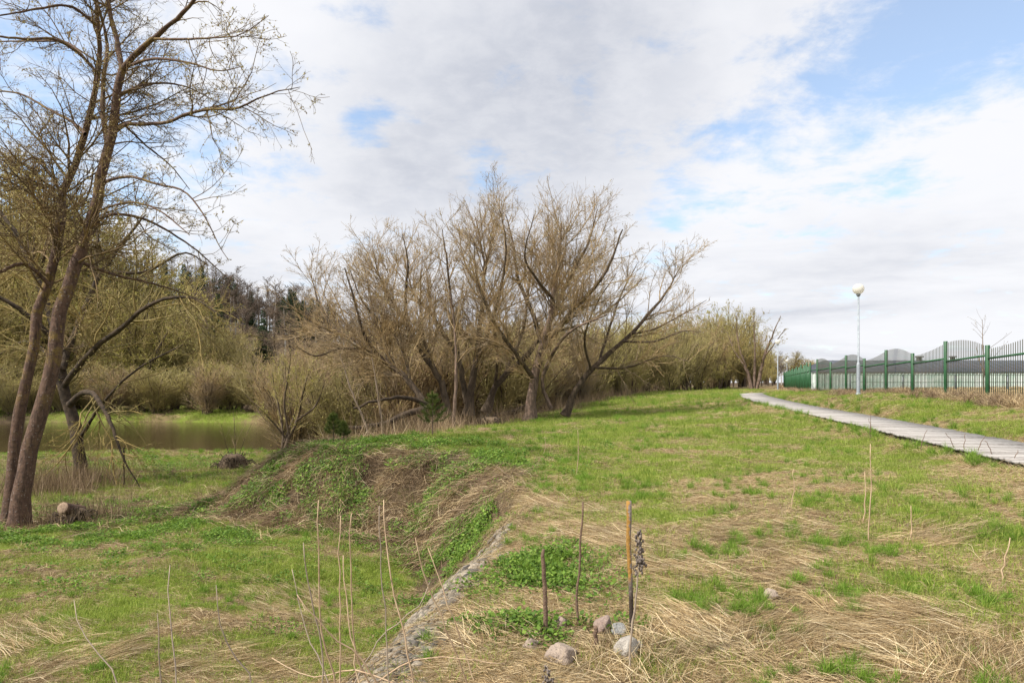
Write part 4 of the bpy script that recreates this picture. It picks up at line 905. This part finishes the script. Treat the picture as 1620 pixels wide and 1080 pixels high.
# upstanding dry tufts
x, y = cand(9000, 3, 60, 1.2); dr = dryness(x, y); t, d = edge_t(x, y); k = (rg.random(len(x)) < np.clip(dr - .3, 0, .5)) & ok(x, y, 1.1); x, y = x[k], y[k]
scatter('dry_tufts', P_straw2, x, y, rg.uniform(0, 6.28, len(x)), ffac(y) * rg.uniform(.5, 1.1, len(x)), 'tufts of dead grass', .01)
# dark green tufts
x, y = cand(14000, 3, 50, 1.); t, d = edge_t(x, y); k = (fbm(x, y, 1.1, 91, 2) > .58) & (rg.random(len(x)) < .6) & ok(x, y, 1.1) & ((t < 0) | (t > 1)) & ~((x > fence_x(y) - .5) & (y > 10)); x, y = x[k], y[k]
big = [(955, 760, 12), (1020, 735, 11), (1022, 768, 10), (857, 750, 11), (838, 832, 7.4), (1180, 862, 7.), (1145, 890, 6.6), (1305, 880, 6.6), (1390, 890, 6.4), (1565, 968, 5), (1325, 940, 5.4), (1435, 925, 5.5), (1600, 860, 6.6), (1180, 970, 5), (1360, 1075, 3.85), (885, 880, 6.6), (870, 900, 6.3), (1250, 850, 7.3), (1060, 690, 19), (905, 725, 14), (1110, 940, 5.4)]
bx, by = [], []
for px, py, Yb in big:
    for _ in range(16): bx.append((px - 810) / 1080 * Yb + rg.normal() * .014 * Yb * 1.6); by.append(Yb + rg.normal() * .18)
x = np.concatenate([x, bx]); y = np.concatenate([y, by])
scatter('green_tufts', P_tuft, x, y, rg.uniform(0, 6.28, len(x)), (ffac(y) * .8) * rg.uniform(.45, .95, len(x)), 'dark green tufts of taller grass', .01); print('tufts', len(x))
# nettles and ground elder on the spur and in patches
x, y = cand(190000, 3, 42, .9, (-200, 1300)); t, d = edge_t(x, y)
spur = np.exp(-(((x + 2.7) / 2.4) ** 2 + ((y - 14.9) / 1.8) ** 2)) * .42
spur = spur + .55 * np.exp(-(((x + .9) / 1.1) ** 2 + ((y - 13.2) / 1.4) ** 2))
h1 = np.exp(-(((x + 6.2) / 2.2) ** 2 + ((y - 15.8) / 1.3) ** 2)); h2 = np.exp(-(((x - .25) / .42) ** 2 + ((y - 6.3) / .7) ** 2)) + .8 * np.exp(-(((x - .15) / .35) ** 2 + ((y - 4.9) / .35) ** 2)); h3 = .8 * np.exp(-(((x + 8.5) / 3.) ** 2 + ((y - 13) / 1.3) ** 2)) + .7 * np.exp(-(((x + .8) / .6) ** 2 + ((y - 11) / 1.5) ** 2))
pr = np.clip(spur + h1 + h2 + h3, 0, 1) * sm(fbm(x, y, .5, 101, 3), .46, .60) + .03 * (d > 1) * sm(fbm(x, y, 2, 105, 2), .5, .6)
k = (rg.random(len(x)) < pr) & ok(x, y); x, y = x[k], y[k]
scatter('nettles', P_herb, x, y, rg.uniform(0, 6.28, len(x)), ffac(y) * rg.uniform(.55, 1.25, len(x)), 'fresh green nettles and ground elder', .01, .9); print('herb', len(x))
# dead brown stems over the spur and the river slope
x, y = cand(60000, 5, 44, .9, (-100, 1000)); t, d = edge_t(x, y)
pr = 1. * sm(t, -.25, .1) * (1 - sm(t, .9, 1.3)) * (y > 11) * (y < 20) + .5 * sm(t, -.1, .1) * (t < 1.3) * (y >= 20) + .05 * (d > 2) * (y > 12) + .4 * np.exp(-(((x + 9.3) / 1.2) ** 2 + ((y - 14.6) / .9) ** 2))
k = (rg.random(len(x)) < pr * .5) & ok(x, y); x, y = x[k], y[k]
scatter('dead_stems', P_brown, x, y, 'down', rg.uniform(.7, 1.4, len(x)), 'dead brown stems hanging over the bank', .0, 1.); print('stems', len(x))
# dark litter
x, y = cand(26000, 2.5, 45, 1.1); t, d = edge_t(x, y); br = bareness(x, y); k = (rg.random(len(x)) < .4 * sm(fbm(x, y, .9, 111, 2), .42, .62) + .8 * br) & ok(x, y, 1.05); x, y = x[k], y[k]
scatter('litter', P_litter, x, y, rg.uniform(0, 6.28, len(x)), ffac(y) * rg.uniform(.6, 1.2, len(x)), 'brown plant litter', .004, 1.)
# rubble in the gully
x, y = cand(110000, 3.2, 10.8, .6, (380, 830)); t, d = edge_t(x, y); xc = -1.32 + (y - 3.6) * .142
w_ = .38 + .015 * y + .1 * (fbm(x, y, .8, 121, 2) - .5); k = (np.abs(x - RUBX(y)) < w_ * (.35 + .75 * rg.random(len(x)) ** .7) * (.6 + .7 * fbm(x, y, .6, 123, 2))) & (rg.random(len(x)) < .42 * sm(fbm(x, y, .3, 125, 2), .28, .58)) & (y < 8.2); x, y = x[k], y[k]
scatter('rubble', P_stone, x, y, rg.uniform(0, 6.28, len(x)), (rg.uniform(.4, 1.0, len(x)) ** 2.2)[:, None] * 2.0 * np.ones(3), 'grey crushed stone washed out in the gully', .0, 1.); print('stones', len(x))
# grass and straw leaning over both edges of the boardwalk
sp = rg.uniform(3.5, sg[-1] - 2, 1500); cc = np.array([clsm(q_) for q_ in sp]); dd_ = np.array([clsm(q_ + .2) - clsm(q_ - .2) for q_ in sp]); dd_ /= np.linalg.norm(dd_[:, :2], axis=1)[:, None]; sd_ = np.where(rg.random(1500) < .6, -1, 1) * rg.uniform(.86, 1.25, 1500)
x, y = cc[:, 0] + dd_[:, 1] * sd_, cc[:, 1] - dd_[:, 0] * sd_; k = rg.random(1500) < .25 + .75 * (fbm(x, y, 1.2, 151, 2) > .47); x, y = x[k], y[k]
scatter('edge_grass', P_straw2 + P_green[:3] + P_tuft[:1], x, y, rg.uniform(0, 6.28, len(x)), rg.uniform(.7, 1.4, len(x)), 'grass and straw leaning over the boardwalk edges', .0)
# standing dead stalks along the willow edge
x, y = cand(26000, 19, 95, .8, (470, 1260)); t, d = edge_t(x, y); k = (d > -.9) & (d < 4.5) & (rg.random(len(x)) < np.where(d < .6, .35, .55)) & (path_d(x, y) > 3); x, y = x[k], y[k]
gs = rg.uniform(.4, .9, len(x)) * (1 + .6 * sm(y, 40, 80)); scatter('dead_stalks', P_up, x, y, rg.uniform(0, 6.28, len(x)), gs, 'standing dead stalks under the willows', .05, .2); print('stalks', len(x))
x, y = cand(3500, 12, 44, .8, (-150, 560)); t, d = edge_t(x, y); k = (d > 1.5) & ok(x, y) & (fbm(x, y, 2.5, 131, 2) > .55); x, y = x[k], y[k]
scatter('bank_stalks', P_up, x, y, rg.uniform(0, 6.28, len(x)), rg.uniform(.15, .4, len(x)), 'thin dead stalks on the low bank', .02, .2)
# tussocks at the foot of the fence
yy = rg.uniform(17, 44, 700); xx = fence_x(yy) + rg.normal(-.35, .25, 700); k = (fbm(xx, yy, 2.2, 141, 2) > .38); xx, yy = xx[k], yy[k]
e = rg.uniform(0, 1, 200); xx = np.concatenate([xx, corner[0] + (endp[0] - corner[0]) * e - .4]); yy = np.concatenate([yy, corner[1] + (endp[1] - corner[1]) * e])
scatter('dry_tussocks', P_tus, xx, yy, rg.uniform(0, 6.28, len(xx)), rg.uniform(.35, .8, len(xx)), 'drooping dry grass tussocks at the foot of the fence', .02, .3)
# straw field inside the fence
yy = rg.uniform(21, 49, 9000); xx = fence_x(yy) + .4 + rg.random(9000) ** 1. * 26
scatter('straw_field', P_straw2, xx, yy, rg.uniform(0, 6.28, 9000), rg.uniform(.6, 1.1, 9000), 'dry straw-coloured field behind the fence', .02, .3)

# ------------------------------------------------------------------ single things in the foreground
def at(px, py_base, Yb):
    x = (px - 810) / 1080 * Yb; return np.array([x, Yb, gz(x, Yb)])
granite = [mat('granite_%d' % k, c1, .85, col2=c2, nscale=14, bump=.8, bscale=60, extra=lambda q, oc, c: q.mix(q.ramp(q.noise(oc, 90, 2, .6), .55, .62, 0, .6), c, (.12, .10, .09))) for k, (c1, c2) in enumerate([((.23, .165, .135), (.33, .25, .21)), ((.19, .19, .19), (.28, .28, .27)), ((.28, .255, .225), (.40, .365, .32)), ((.38, .30, .235), (.30, .235, .19))])]
for px, py, wpx, hpx, mi, lb in STONES:
    Yb = solve(px, py); p = at(px, py, Yb); r = wpx / 1080 * Yb / 2
    link('stone', rock_mesh('stone', np.random.default_rng(px), granite[mi], (r, r * .85, hpx / 1080 * Yb * .75), 4, .17), None, tuple(p + np.array([0, 0, hpx / 1080 * Yb * .22])), (0, 0, px), label=lb, cat='stone', group='stones round the stakes')
def wooden(name, label, cat, pts, rads, m_, K=14, S=9, wob=.003, parent=None, seed=1):
    P, R = smooth_line(pts, rads, K, np.random.default_rng(seed), wob); o = np.array(P[0]); V, Fq = tubes((P - o)[None], R[None], S)
    n = len(V); V = np.concatenate([V, [P[-1] - o]]); cap = np.array([(n - S + i_, n - S + (i_ + 1) % S, n) for i_ in range(S)])
    return link(name, mesh_np(name, V, [Fq, cap], m_, True), parent, tuple(o) if parent is None else tuple(o - np.array(parent.location)), label=label, cat=cat)
def lich(q, oc, c):
    z = q.n('ShaderNodeSeparateXYZ'); q.put(z.inputs[0], oc); f = q.m('MULTIPLY', q.ramp(z.outputs[2], .36, .44), q.ramp(q.m('ADD', q.m('MULTIPLY', q.m('ADD', z.outputs[0], q.m('MULTIPLY', z.outputs[2], .023)), -60), q.m('MULTIPLY', q.noise(oc, 34, 5, .7), 5)), 2.35, 2.65))
    c = q.mix(q.ramp(q.m('ADD', z.outputs[2], q.m('MULTIPLY', q.noise(oc, 12, 4, .6), .3)), .42, .62), (.045, .032, .025), c)
    return q.mix(f, c, (.33, .18, .045))
stakem = mat('lichen_stake', (.30, .25, .22), .9, col2=(.20, .16, .14), nscale=20, bump=.8, bscale=50, extra=lich)
stickm = mat('cut_stick', (.20, .13, .09), .85, col2=(.13, .085, .06), nscale=18, bump=.8, bscale=60)
stalkm = mat('pale_dry_stalk', (.46, .34, .22), .8, col2=(.34, .235, .15), nscale=14)
stalkg = mat('grey_dry_stalk', (.25, .20, .16), .85, col2=(.35, .28, .21), nscale=14)
seedm = mat('seed_head', (.10, .08, .07), .95, col2=(.20, .165, .14), nscale=60)
def Wp(px, py, Yb): return tuple(W(px, py, Yb))
Ys = solve(999, 1003)
wooden('stake', 'upright wooden stake covered with orange lichen, tallest of the sticks', 'stake', [Wp(1000, 1012, Ys), Wp(998, 930, Ys), Wp(995, 860, Ys), Wp(995, 792, Ys)], [.0145, .0145, .0165, .018], stakem, wob=.001)
Ys = solve(864, 1008)
wooden('stick', 'short crooked brown stick leaning slightly, leftmost of the standing sticks', 'stick', [Wp(864, 1014, Ys), Wp(863, 960, Ys), Wp(861, 905, Ys), Wp(857, 882, Ys), Wp(860, 868, Ys)], [.017, .015, .014, .013, .009], stickm, wob=.002)
Ys = solve(918, 995)
wooden('stick', 'tall thin bent stick between the crooked stick and the lichen stake', 'stick', [Wp(918, 1005, Ys), Wp(913, 960, Ys), Wp(912, 940, Ys), Wp(917, 900, Ys), Wp(919, 850, Ys), Wp(922, 793, Ys)], [.010, .009, .008, .008, .0075, .006], stickm, wob=.002)
Ys = solve(944, 1026)
st_ = wooden('stick', 'short cut stub with pale end in front of the pinkish stone', 'stick', [Wp(944, 1030, Ys), Wp(943, 1005, Ys), Wp(941, 991, Ys)], [.013, .013, .014], stickm)
# dead flower stalk with its seed head
def seedhead(T, P0, P1, n, rad_, seed):
    r_ = np.random.default_rng(seed); o = np.array(T.location); V, Fq, nn = [], [], 0
    base = rock_mesh('tmp', r_, seedm, (1, 1, 1), 1, .3); bv = np.empty(len(base.vertices) * 3); base.vertices.foreach_get('co', bv); bv = bv.reshape(-1, 3); bf = np.array([p_.vertices[:] for p_ in base.polygons]); bpy.data.meshes.remove(base)
    parts = []
    for _ in range(n):
        t = r_.random(); c = np.array(P0) * (1 - t) + np.array(P1) * t - o; s_ = rad_ * (1 - .65 * t ** 1.5) * (1 + .4 * math.sin(t * 17)); a = r_.uniform(0, 6.28)
        c = c + np.array([math.cos(a), math.sin(a), r_.normal() * .3]) * s_ * r_.uniform(.1, 1); parts.append((bv * np.array([1, 1, 1.5]) * rad_ * r_.uniform(.14, .30), bf))
        parts[-1] = (parts[-1][0] + c, bf)
    V, Fq = merge(parts); link('seed_head', mesh_np('seed_head', V, Fq, seedm), T)
Ys = solve(1000, 1060)
T = empty('dead_flower', tuple(at(997, 1060, Ys)), label='dead flower stalk with dark crumbly seed head beside the lichen stake', cat='dead plant')
wooden('stem', None, None, [Wp(996, 1072, Ys), Wp(999, 1000, Ys), Wp(1006, 950, Ys), Wp(1012, 890, Ys), Wp(1011, 840, Ys)], [.006, .006, .0055, .005, .003], stalkg, parent=T)
seedhead(T, Wp(1013, 905, Ys), Wp(1011, 838, Ys), 90, .040, 3); seedhead(T, Wp(1001, 985, Ys), Wp(1005, 965, Ys), 8, .016, 4)
Ys = 3.75
T = empty('dead_flower', tuple(at(868, 1090, Ys)), label='dark seed head of a second dead flower at the bottom edge', cat='dead plant')
wooden('stem', None, None, [Wp(870, 1130, Ys), Wp(866, 1075, Ys), Wp(864, 1052, Ys)], [.006, .005, .003], stalkg, parent=T); seedhead(T, Wp(869, 1090, Ys), Wp(864, 1052, Ys), 46, .032, 5)
for px, py, Yq_ in ((1425, 640, 0), (560 + 860, 700, 0), (1468, 660, 0), (1000, 672, 0), (1016, 640, 0), (980, 650, 0)):
    pass
# tall stalks in front of the gully, each its own plant
SK = [([(531, 1090), (512, 1000), (504, 930), (503, 860), (504, 791)], 'tall pale stalk bent at its foot, leftmost of the dense stalks', 0), ([(539, 1090), (538, 950), (539, 815)], 'straight pale stalk just left of the crossing stalks', 0), ([(592, 1090), (565, 1040), (557, 960), (555, 880), (556, 812)], 'pale stalk curving out to the right at its foot', 0),
      ([(570, 1090), (556, 1010), (545, 930), (543, 878)], 'pale stalk leaning left across its straight neighbour', 0), ([(616, 1090), (609, 980), (602, 880), (600, 800)], 'thin grey stalk standing left of the longest leaning stalk', 1), ([(656, 1090), (634, 980), (615, 890), (609, 840), (607, 790)], 'longest pale stalk leaning left over the rubble', 0),
      ([(742, 1090), (712, 1010), (683, 940), (666, 885), (657, 850)], 'pale stalk slanting across the middle of the rubble', 0), ([(756, 1090), (722, 990), (696, 915), (677, 866)], 'pale slanting stalk farthest right over the rubble', 0), ([(508, 1030), (494, 950), (484, 900), (480, 858)], 'short faded stalk left of the bent pale stalk', 1),
      ([(279, 1090), (272, 1000), (266, 930), (269, 893)], 'dark thin weed stalk in the lower left meadow', 1), ([(256, 1085), (250, 1010), (249, 970)], 'shortest dark weed stalk in the lower left meadow', 1), ([(187, 1090), (155, 1030), (128, 990), (117, 948)], 'pale stalk leaning left in the lower left corner', 1),
      ([(400, 1090), (372, 1040), (350, 990), (342, 925)], 'faded stalk leaning left between the two weed stalks and the dense stalks', 1), ([(520, 1090), (500, 1030), (480, 990), (462, 900)], 'broken greyish stalk in front of the dense stalks', 1), ([(590, 1090), (640, 1050), (700, 1040), (800, 1050)], 'fallen pale stalk lying to the right over the gully', 0), ([(560, 1085), (600, 1010), (660, 960), (680, 920)], 'thin stalk arching right over the stones', 1), ([(600, 1085), (560, 1030), (520, 1000), (470, 940)], 'pale stalk lying left across the bases of the others', 0), ([(640, 1088), (560, 1060), (500, 1070), (430, 1040)], 'fallen stalk low in the straw at the bottom edge', 0)]
for j_, (pts, lb, mk) in enumerate(SK):
    Yb = 3.35 + .12 * (j_ % 4); x0_ = (pts[0][0] - 810) / 1080 * Yb; g0 = gz(x0_, Yb); foot = (pts[0][0] + (pts[0][0] - pts[1][0]) * .3, 605 - (g0 - EYE - .03) * 1080 / Yb)
    Q_ = [(foot[0], foot[1])] + pts if foot[1] > pts[0][1] + 6 else pts; L_ = [Wp(a_, b_, Yb + .05 * i_ * (1 if j_ % 2 else -.4)) for i_, (a_, b_) in enumerate(Q_)]
    r0_ = .0056 - .001 * mk; T = wooden('dry_stalk', lb, 'dead plant', L_, list(np.linspace(r0_, r0_ * .45, len(L_))), stalkg if mk else stalkm, 12, 6, .004, seed=j_); T['group'] = 'dry stalks standing before the gully'
# thin stalks in the right meadow
for px, y0_, y1_, lb in ((1377, 856, 702, 'tall straw-coloured stalk standing alone in the right meadow'), (1368, 830, 745, 'shorter stalk just left of the lone tall one'), (1255, 800, 742, 'thin stalk left in the right meadow, near the dark litter'), (1590, 920, 850, 'reddish stalk leaning right near the right edge'), (1441, 855, 800, 'short thin stalk right of the lone tall one'), (914, 755, 680, 'thin stalk on the slope left of the stakes'), (862, 720, 690, 'small stalk on the far slope'), (870, 722, 702, 'smallest stalk on the far slope')):
    Yb = solve(px, y0_); T = wooden('dry_stalk', lb, 'dead plant', [Wp(px - 3, y0_ + 4, Yb), Wp(px + 1, (y0_ + y1_) / 2, Yb), Wp(px + (8 if px == 1590 else 0), y1_, Yb)], [.007, .006, .004], stalkm, 8, 5, .006, seed=px); T['group'] = 'lone stalks in the right meadow'
# weeds poking up in front of the boardwalk
wr = np.random.default_rng(9)
for px, y0_, y1_, dx in ((1455, 712, 680, 12), (1512, 712, 684, -16), (1524, 716, 685, 3), (1545, 718, 690, 14), (1572, 724, 697, -14), (1604, 732, 712, 6), (1376, 690, 655, 2), (1380, 684, 662, -6)):
    Yb = solve(px, y0_ + 6); T = wooden('weed_stalk', {1455: 'weed stalk leaning right before the boardwalk, left of the thick slanting one', 1512: 'slanting weed stalk leaning left before the boardwalk', 1524: 'upright weed stalk next to the slanting one before the boardwalk', 1545: 'weed stalk leaning right in the middle of the near boardwalk', 1572: 'weed stalk with tip leaning left near the right edge of the boardwalk', 1604: 'shortest weed stalk, nearest the right edge before the boardwalk', 1376: 'brown weed under the big lamp before the boardwalk', 1380: 'second brown weed just right of the one under the big lamp'}[px], 'dead plant', [Wp(px, y0_ + 8, Yb), Wp(px + dx * .4, (y0_ + y1_) / 2, Yb), Wp(px + dx, y1_, Yb)], [.007, .006, .004], stickm, 8, 5, .01, seed=px); T['group'] = 'weed stalks along the boardwalk'

# ------------------------------------------------------------------ young pines
pine_n = mat('pine_needles', (.07, .11, .022), .6, col2=(.16, .19, .04), nscale=6, trans=.2)
def pine(px, ptop, pbot, Yb, seed, label):
    b = at(px, pbot, Yb); h = W(px, ptop, Yb)[2] - b[2]; r_ = np.random.default_rng(seed); T = empty('young_pine', tuple(b), label=label, cat='young pine')
    P, R = smooth_line([(0, 0, -.05), (.01, 0, h * .5), (0, 0, h)], [.022, .016, .006], 8); tk = tubes(P[None], R[None], 6)
    br = []
    for k_, z in enumerate((.38, .52, .66, .80, .92)):
        for j_ in range(6):
            a = j_ * 1.047 + k_ * .5 + r_.normal() * .15; l = h * (.36 - .27 * (z - .38) / .54) * r_.uniform(.7, 1.1); d = np.array([math.cos(a), math.sin(a), 0])
            br.append([np.array([0, 0, z * h]), d * l * .6 + [0, 0, z * h + l * .08], d * l + [0, 0, z * h + l * .42]])
    br.append([np.array([0, 0, h * .85]), np.array([0, 0, h * .95]), np.array([0, 0, h * 1.02])])
    B = np.array(br); V, Fq = merge([tk, tubes(B, np.full(B.shape[:2], .006) * np.array([1.2, .9, .6]), 4)]); link('trunk', mesh_np('trunk', V, Fq, bark_pink), T)
    n = len(B) * 150; i_ = r_.integers(0, len(B), n); t = .25 + .75 * r_.random(n); f = t * 2; s_ = np.minimum(f.astype(int), 1); a = (f - s_)[:, None]; p = B[i_, s_] * (1 - a) + B[i_, s_ + 1] * a; tn = nrm(B[i_, s_ + 1] - B[i_, s_])
    d = nrm(tn * .9 + r_.normal(size=(n, 3)) * .75); w = nrm(np.cross(d, r_.normal(size=(n, 3)))) * .0022 * Yb / 10; L_ = r_.uniform(.05, .10, n)[:, None] * 1.15
    V = np.stack([p - w, p + w, p + d * L_], 1).reshape(-1, 3); link('needles', mesh_np('needles', V, np.arange(len(V)).reshape(-1, 3), pine_n), T)
pine(684, 622, 702, 17.6, 1, 'young pine on top of the bank in front of the willows'); pine(527, 655, 722, 17.4, 2, 'smaller young pine at the left end of the bank')
pine(543, 668, 712, 18.2, 8, 'tiniest young pine just right of the smaller one')
# ------------------------------------------------------------------ saplings, stump, root clumps, logs
pale_bark = mat('pale_sapling_bark', (.23, .175, .13), .85, col2=(.16, .12, .085), nscale=9)
def sapling(name, label, cat, Yb, stems, seed, tw, lf_, bark, d=1., leafn=3, leafs=.035, group=None, rmn=.003):
    rs = np.random.default_rng(seed); b = np.array(at(stems[0][0][0], 0, Yb)); T = empty(name, tuple(b), label=label, cat=cat, group=group)
    lv_ = [dict(per_m=4.5 * d, t0=.35, lf=(.25, .5), lmax=1.6, ang=(20, 55), up=.35, trop=.06, wob=.12, K=5, rf=.55, rmin=rmn * 1.6), dict(per_m=6 * d, t0=.15, lf=(.3, .6), lmax=.7, ang=(20, 50), up=.2, trop=.04, wob=.15, K=3, rf=.6, rmin=rmn)]
    sts = [line(Yb, *s_) for s_ in stems]; p0 = sts[0][0][0]; sts[0][0][0] = (p0[0], p0[1], min(p0[2], b[2] - .05))
    grow(T, b, sts, rs, bark, tw, lf_, lv_, (7, 4, 3), leafn=leafn, leafs=leafs)
sapling('sapling', 'pale slanting sapling, left of the two bare saplings on the bank', 'tree', 21, [((588, 702, 0, .045), (576, 665, 0, .036), (563, 635, 0, .03), (550, 600, 0, .022), (538, 560, 0, .012))], 3, twig_brown, bud_tan, pale_bark, .7)
sapling('sapling', 'pale upright sapling, right of the two bare saplings on the bank', 'tree', 21.5, [((607, 698, 0, .05), (604, 665, 0, .04), (600, 640, 0, .034), (595, 605, 0, .024), (588, 565, 0, .012))], 4, twig_brown, bud_tan, pale_bark, .7)
sapling('sapling', 'slim reddish sapling standing before the forked dark willow', 'tree', 26, [((717, 672, 0, .075), (720, 630, 0, .07), (722, 590, 0, .06), (720, 530, 0, .045), (712, 460, 0, .02))], 6, twig_brown, bud_tan, bark_pink, .8)
sapling('willow_shrub', 'small yellowish willow on two leaning stems by the water', 'shrub', 29.5, [((434, 748, 0, .10), (449, 715, 0, .09), (458, 690, 0, .08), (470, 665, .2, .06), (478, 630, .4, .045), (490, 580, .5, .02)), ((436, 745, 0, .07), (447, 705, .1, .06), (446, 670, .2, .05), (438, 630, .3, .035), (430, 590, .3, .015)), ((458, 690, 0, .05), (450, 640, -.3, .045), (455, 600, -.5, .03), (460, 565, -.6, .012)), ((470, 665, 0, .05), (500, 640, .4, .04), (515, 600, .7, .02)), ((455, 695, 0, .04), (425, 660, -.4, .03), (405, 640, -.6, .015)), ((449, 700, 0, .04), (470, 640, .5, .03), (468, 590, .8, .015))], 7, twig_far, bud_far, bark_willow, 1.2, 4, .06, rmn=.006)
sapling('sapling', 'thin bare sapling with pale buds behind the green fence', 'tree', 26.5, [((1557, 640, 0, .03), (1556, 600, 0, .025), (1555, 550, 0, .018), (1554, 505, 0, .006)), ((1556, 600, 0, .018), (1561, 575, .2, .009), (1564, 555, .3, .004)), ((1556, 590, 0, .015), (1548, 565, .2, .01), (1543, 540, .3, .004))], 8, twig_grey, bud_tan, pale_bark, .6, 3, .04)
sapling('sapling', 'short leafless sapling growing through the low root clump', 'tree', 29, [((372, 745, 0, .018), (372, 700, 0, .014), (370, 655, 0, .006)), ((372, 740, 0, .014), (385, 700, 0, .01), (398, 670, 0, .005)), ((372, 740, 0, .014), (358, 705, 0, .01), (350, 670, 0, .005))], 9, twig_brown, bud_tan, bark_dark, 1., 1)
soilm = mat('root_soil', (.085, .06, .04), .95, col2=(.16, .115, .075), nscale=8, bump=1.2, bscale=14); cutm = mat('sawn_end', (.30, .215, .15), .9, col2=(.20, .14, .10), nscale=20)
def stump(px, py, Yb, r, label, cat, cut, seed, hr=.8):
    b = at(px, py, Yb); rs = np.random.default_rng(seed); T = empty('stump' if cut else 'root_clump', tuple(b), label=label, cat=cat)
    link('root_ball', rock_mesh('root_ball', rs, soilm, (r, r * .9, r * hr), 3, .16), T, (0, 0, r * hr * .55))
    if cut: P, R = smooth_line([(.05, .15, r * .75), (.0, -.1, r * 1.0), (-.04, -r * 1.05, r * 1.28)], [r * .42, r * .41, r * .40], 6); tube_part('cut_trunk', P[None], R[None], 11, bark_red, T, False); link('cut_face', mesh_np('cut_face', *lathe([(0, .004), (r * .2, .006), (r * .385, .0), (r * .405, -.012)], 11), mat=cutm), T, tuple(P[-1]), (rad(68), 0, 0))
    P0 = nrm(rs.normal(size=(46, 3)) * [1, 1, .6]); P0[:, 2] = np.abs(P0[:, 2]) ; S0 = P0 * [r, r * .9, r * hr] + [0, 0, r * .3]; d = nrm(P0 + rs.normal(size=(46, 3)) * .5)
    B = np.stack([S0 * .8, S0 + d * r * .35, S0 + d * r * .6 - [0, 0, r * .3], S0 + d * r * .75 - [0, 0, r * .8]], 1); V, Fq = tubes(B, np.full(B.shape[:2], .018) * np.array([1.5, 1, .7, .4]) * rs.uniform(.5, 1.3, (46, 1)), 4); link('roots', mesh_np('roots', V, Fq, bark_dark), T, kind='stuff')
stump(118, 838, 14.2, .30, 'cut log end resting on dark tangled roots beside the twin-trunk tree', 'stump', True, 1)
stump(370, 748, 29, .62, 'dark root clump with dead grass on the flat bank', 'root clump', False, 2, .7)
stump(405, 664, 80, 1.25, 'brown heap of roots at the waterline of the far bank', 'root clump', False, 3, .5)
stump(775, 668, 27.5, .42, 'small brown root clump in front of the dark leaning willow', 'root clump', False, 5, .6)
def log(label, Yb, pts, r, seed):
    L_ = [Wp(a_, b_, Yb + c_) for a_, b_, c_ in pts]; T = wooden('fallen_branch', label, 'branch', L_, list(np.linspace(r, r * .4, len(L_))), bark_dark, 12, 7, .03, seed=seed); return T
log('dark fallen trunk lying low under the leftmost leaning willow', 25, [(674, 646, 0), (640, 656, -.5), (612, 668, -1), (575, 676, -1.6), (545, 676, -2)], .13, 1)
log('dark branch arching just above the fallen trunk', 26, [(676, 640, 0), (655, 632, -.5), (630, 628, -1), (600, 634, -1.5), (560, 645, -2)], .10, 2)
log('thick dead branch lying right of the pinkish trunk base', 34, [(838, 640, 0), (815, 650, -.4), (792, 655, -.8), (775, 662, -1)], .15, 3)
log('broken branch hanging to the ground from the old dark willow', 22, [(197, 705, 0), (196, 740, 0), (194, 775, 0), (193, 812, 0)], .03, 4)
# tangle of brush round the dark trunk
x = rg.normal(-14.2, .8, 260); y = rg.normal(21.5, 1.3, 260)
scatter('brush', P_up[:3], x, y, rg.uniform(0, 6.28, 260), rg.uniform(.4, .9, 260), 'tangle of dead brush round the dark willow', .05, .2)
x = rg.normal(-9.2, .45, 110); y = rg.normal(14.6, .5, 110)
scatter('root_brush', P_up[:3], x, y, rg.uniform(0, 6.28, 110), rg.uniform(.25, .6, 110), 'dead stems round the cut log', .05, .2)
